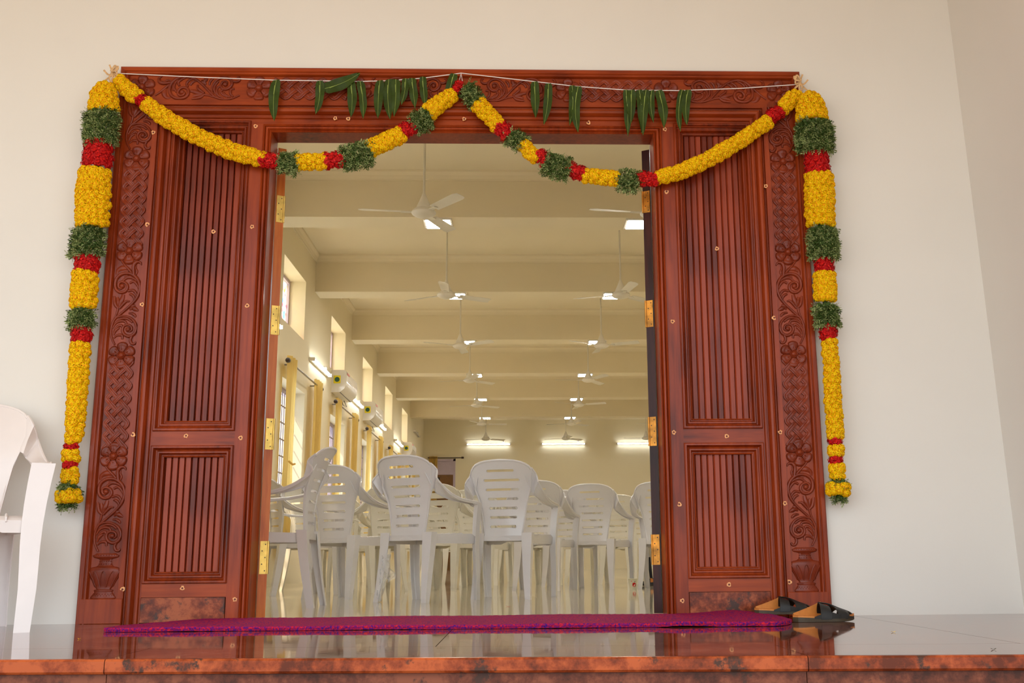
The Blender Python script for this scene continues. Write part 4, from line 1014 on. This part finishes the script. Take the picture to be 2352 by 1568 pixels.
# sandals
def sandal_parts():
    """local x: heel (0) to toe (.27); y across; z up"""
    f = {}
    def half(u):      # half width along length
        return .030 + .010 * math.sin(PI * min(1, u * 1.1)) + .012 * math.exp(-((u - .70) / .18) ** 2) - (.012 * max(0, (u - .88) / .12) ** 2) - (.010 * max(0, (.06 - u) / .06) ** 2)
    def outline(k):
        P = []
        N = 22
        for i in range(N + 1):
            u = i / N; P.append((u * .27, half(u) * k * (math.sqrt(max(0, 1 - ((u - .5) / .5) ** 8)) if True else 1)))
        return P
    O = outline(1)
    def prism(z0f, z1f, k):
        b = MB(); lo = [(x, w_ * k, z0f(x)) for x, w_ in O] + [(x, -w_ * k, z0f(x)) for x, w_ in O[::-1]]; hi = [(p[0], p[1], z1f(p[0])) for p in lo]
        n = len(lo); b.add(lo + hi, [(i, (i + 1) % n, n + (i + 1) % n, n + i) for i in range(n)])
        m = len(O)
        for z in (0, n):
            for i in range(m - 1): b.add([], []); b.f.append((z + i, z + i + 1, z + n - 2 - i, z + n - 1 - i)); b.mi.append(0)
        return b
    toe = lambda x: .010 * max(0, (x - .20) / .07) ** 2
    heel = lambda x: .006 * math.exp(-(x / .09) ** 2)
    f['outsole'] = prism(lambda x: toe(x) * .8, lambda x: .013 + heel(x) + toe(x), 1).mesh('outsole', SOLE, True, 30)
    f['insole'] = prism(lambda x: .013 + heel(x) + toe(x), lambda x: .019 + heel(x) + toe(x), .97).mesh('insole', TAN, True, 30)
    def strap(x0, x1, hgt, wd0, wd1, skew=0, n=14):
        b = MB(); A = []; B = []
        for i in range(n + 1):
            a = PI * i / n; c = math.cos(a); s_ = math.sin(a)
            w0 = half(x0 / .27) * 1.03; w1 = half(x1 / .27) * 1.03
            A.append((x0 + skew * c, w0 * c, .012 + hgt * s_ ** .75)); B.append((x1 + skew * c, w1 * c, .012 + (hgt - (x1 - x0) * .35) * s_ ** .75))
        b.strip(A, B); A2 = [(p[0], p[1] * .95, p[2] - .003) for p in A]; B2 = [(p[0], p[1] * .95, p[2] - .003) for p in B]
        b.strip(A2, B2); b.strip(A, A2); b.strip(B, B2); return b.mesh('strap', BLACKL, True, 40)
    f['s1'] = strap(.115, .158, .062, 0, 0, .012); f['s2'] = strap(.163, .205, .050, 0, 0, -.012); f['s3'] = strap(.21, .236, .036, 0, 0, .006)
    b = MB()
    P = smoothpath([(.115, .0, .073), (.16, .006, .066), (.20, 0, .05), (.245, 0, .034), (.262, 0, .02)], 5); b.tube(P, .007, 8, (Vector((0, 0, 1)), .45)); f['s4'] = b.mesh('strap', BLACKL, True)
    b = MB()
    for sd in (-1, 1):
        b.strip([(x, sd * half(x / .27) * 1.02, .012) for x in (.075, .10, .13, .18, .22, .25)], [(x, sd * half(x / .27) * 1.0, z) for x, z in ((.075, .02), (.10, .028), (.13, .042), (.18, .028), (.22, .022), (.25, .018))])
    f['s5'] = b.mesh('upper', BLACKL, True)
    b = MB(); xs = [.0, .02, .045, .07, .095, .12, .15]
    lo = [(x, half(x / .27) * .9 + (0 if x else -.02), .019 + heel(x)) for x in xs]; hi = [(x, half(x / .27) * 1.0 + (0 if x else -.02), .020 + heel(x) + .046 * (x / .13) ** 1.15) for x in xs]
    b.strip(lo, hi); b.strip([(p[0], p[1] + .003, p[2]) for p in lo], [(p[0], p[1] + .003, p[2] + .001) for p in hi]); f['lin'] = b.mesh('side_lining', TAN, True)
    return f
SP = sandal_parts()
def sandal(loc, deg, label, k=1):
    t = thing('sandal', label, 'sandal', loc, math.radians(deg), None)
    link('outsole', SP['outsole'], t); link('insole', SP['insole'], t)
    for q in ('s1', 's2', 's3', 's4'): link('strap', SP[q], t)
    link('upper', SP['s5'], t); link('side_lining', SP['lin'], t); t.scale = (k,) * 3
sandal((1.085, -.42, .001), 12, 'worn black leather sandal with tan insole in front, toe pointing right past the mat', 1.0)
sandal((.992, -.15, .018), 8, 'worn black leather sandal with tan insole resting behind on the end of the mat', .97)
sandal((1.40, 5.45, .001), 160, 'small dark sandal on the hall floor by the right door leaf', 1)
# paper cup with a printed apple
cx, cy = .969, 4.45
t = thing('paper_cup', 'white paper cup printed with a red apple standing on the hall floor', 'cup', (cx, cy, 0))
b = MB(); b.lathe([(0, .002), (.028, .002), (.028, 0), (.029, .003), (.040, .086), (.042, .088), (.040, .09), (.038, .086), (.027, .006), (0, .006)], 28); b.obj('cup_body', CUPW, t, True, 40)
def ondrum(x, z): r = .029 + .0125 * z / .088 + .0006; return (x, -math.sqrt(max(1e-9, r * r - x * x)), z)
def patch(shape, m, nm):
    b = MB(); b.add([ondrum(*p) for p in shape], [tuple(range(len(shape)))]); return b.obj(nm, m, t)
ap = []
for i in range(20):
    a = 2 * PI * i / 20; r = .0165 * (1 - .12 * math.cos(2 * a)) * (1 - .25 * max(0, math.sin(a)) ** 8); ap.append((.007 + r * math.cos(a) * 1.0, .040 + r * math.sin(a) * 1.1))
patch(ap, RED2, 'printed_apple'); patch([(.008, .058), (.012, .068), (.018, .070), (.014, .060)], MANGO, 'printed_leaf'); patch([(-.018, .062), (-.012, .066), (-.012, .074), (-.019, .072)], STKR, 'printed_blossom')
# blue and black cloth behind the right-hand chair
b = MB(); b.grid(lambda u, v: (.03 * (u - .5) * (1.2 - v) + .015 * v, .01 * math.sin(9 * v + 4 * u), .42 - .16 * v), 4, 8); q = b
t = thing('cloth_bag', 'strip of blue and black cloth hanging behind the chair beside the right leaf', 'bag', (1.235, 5.62, 0)); b.obj('blue_cloth', BLUE, t, True)
b = MB(); b.grid(lambda u, v: (.03 * (u - .5) + .02 + .02 * v, .01 * math.sin(7 * v), .27 - .25 * v), 4, 8); b.obj('black_cloth', BLACKC, t, True)
# fallen petals and leaves
def petal(x, y, m, label, cat='petal', k=.011, z=.001, nm='fallen_petal'):
    b = MB(); n = 8; b.add([(k * 1.3 * math.cos(2 * PI * i / n), k * .8 * math.sin(2 * PI * i / n), .002 + .002 * math.cos(4 * PI * i / n)) for i in range(n)] + [(0, 0, .0005)], [(i, (i + 1) % n, n) for i in range(n)])
    o = b.obj(nm, m); o.location = (x, y, z); tag(o, label, cat); return o
p = fl(866, 1381); petal(p.x, p.y, RED2, 'red petal on the hall floor left of the film-wrapped chair leg')
p = fl(1167, 1393); petal(p.x, p.y, RED2, 'red petal on the hall floor below the centre chair')
p = fl(2052, 1452); petal(p.x, p.y, YEL, 'tiny yellow petal on the porch floor right of the sandals', k=.006)
p = fl(2282, 1492); petal(p.x, p.y, SOLE, 'small brown crumb on the porch floor at the far right', 'debris', .006, nm='crumb')
p = fl(182, 1468); petal(p.x, p.y, YEL, 'tiny yellow petal on the porch floor left of the mat', k=.004)
p = fl(305, 1428); petal(p.x, p.y + .0, YEL, 'yellow petal at the foot of the left post by the mat', k=.011)
for k in range(2):
    p = fl(44, 1434 + k * 0) if k == 0 else fl(1050, 1352)
    petal(p.x, p.y, SOLE if k == 0 else BLACKC, 'dry brown leaf at the foot of the wall behind the porch chair' if k == 0 else 'dark scrap under the chairs', 'debris', .01, nm='dry_leaf')
t = thing('leaf_scrap', 'green sprig scrap fallen at the foot of the left post', 'sprig', fl(278, 1431))
link('leaf_tuft', TF[0], t, (0, 0, .008), (1.2, .3, 0), (.8, .8, .4)); link('leaf_tuft', TF[1], t, (.03, 0, .008), (1.5, -.4, 1), (.8, .8, .4))
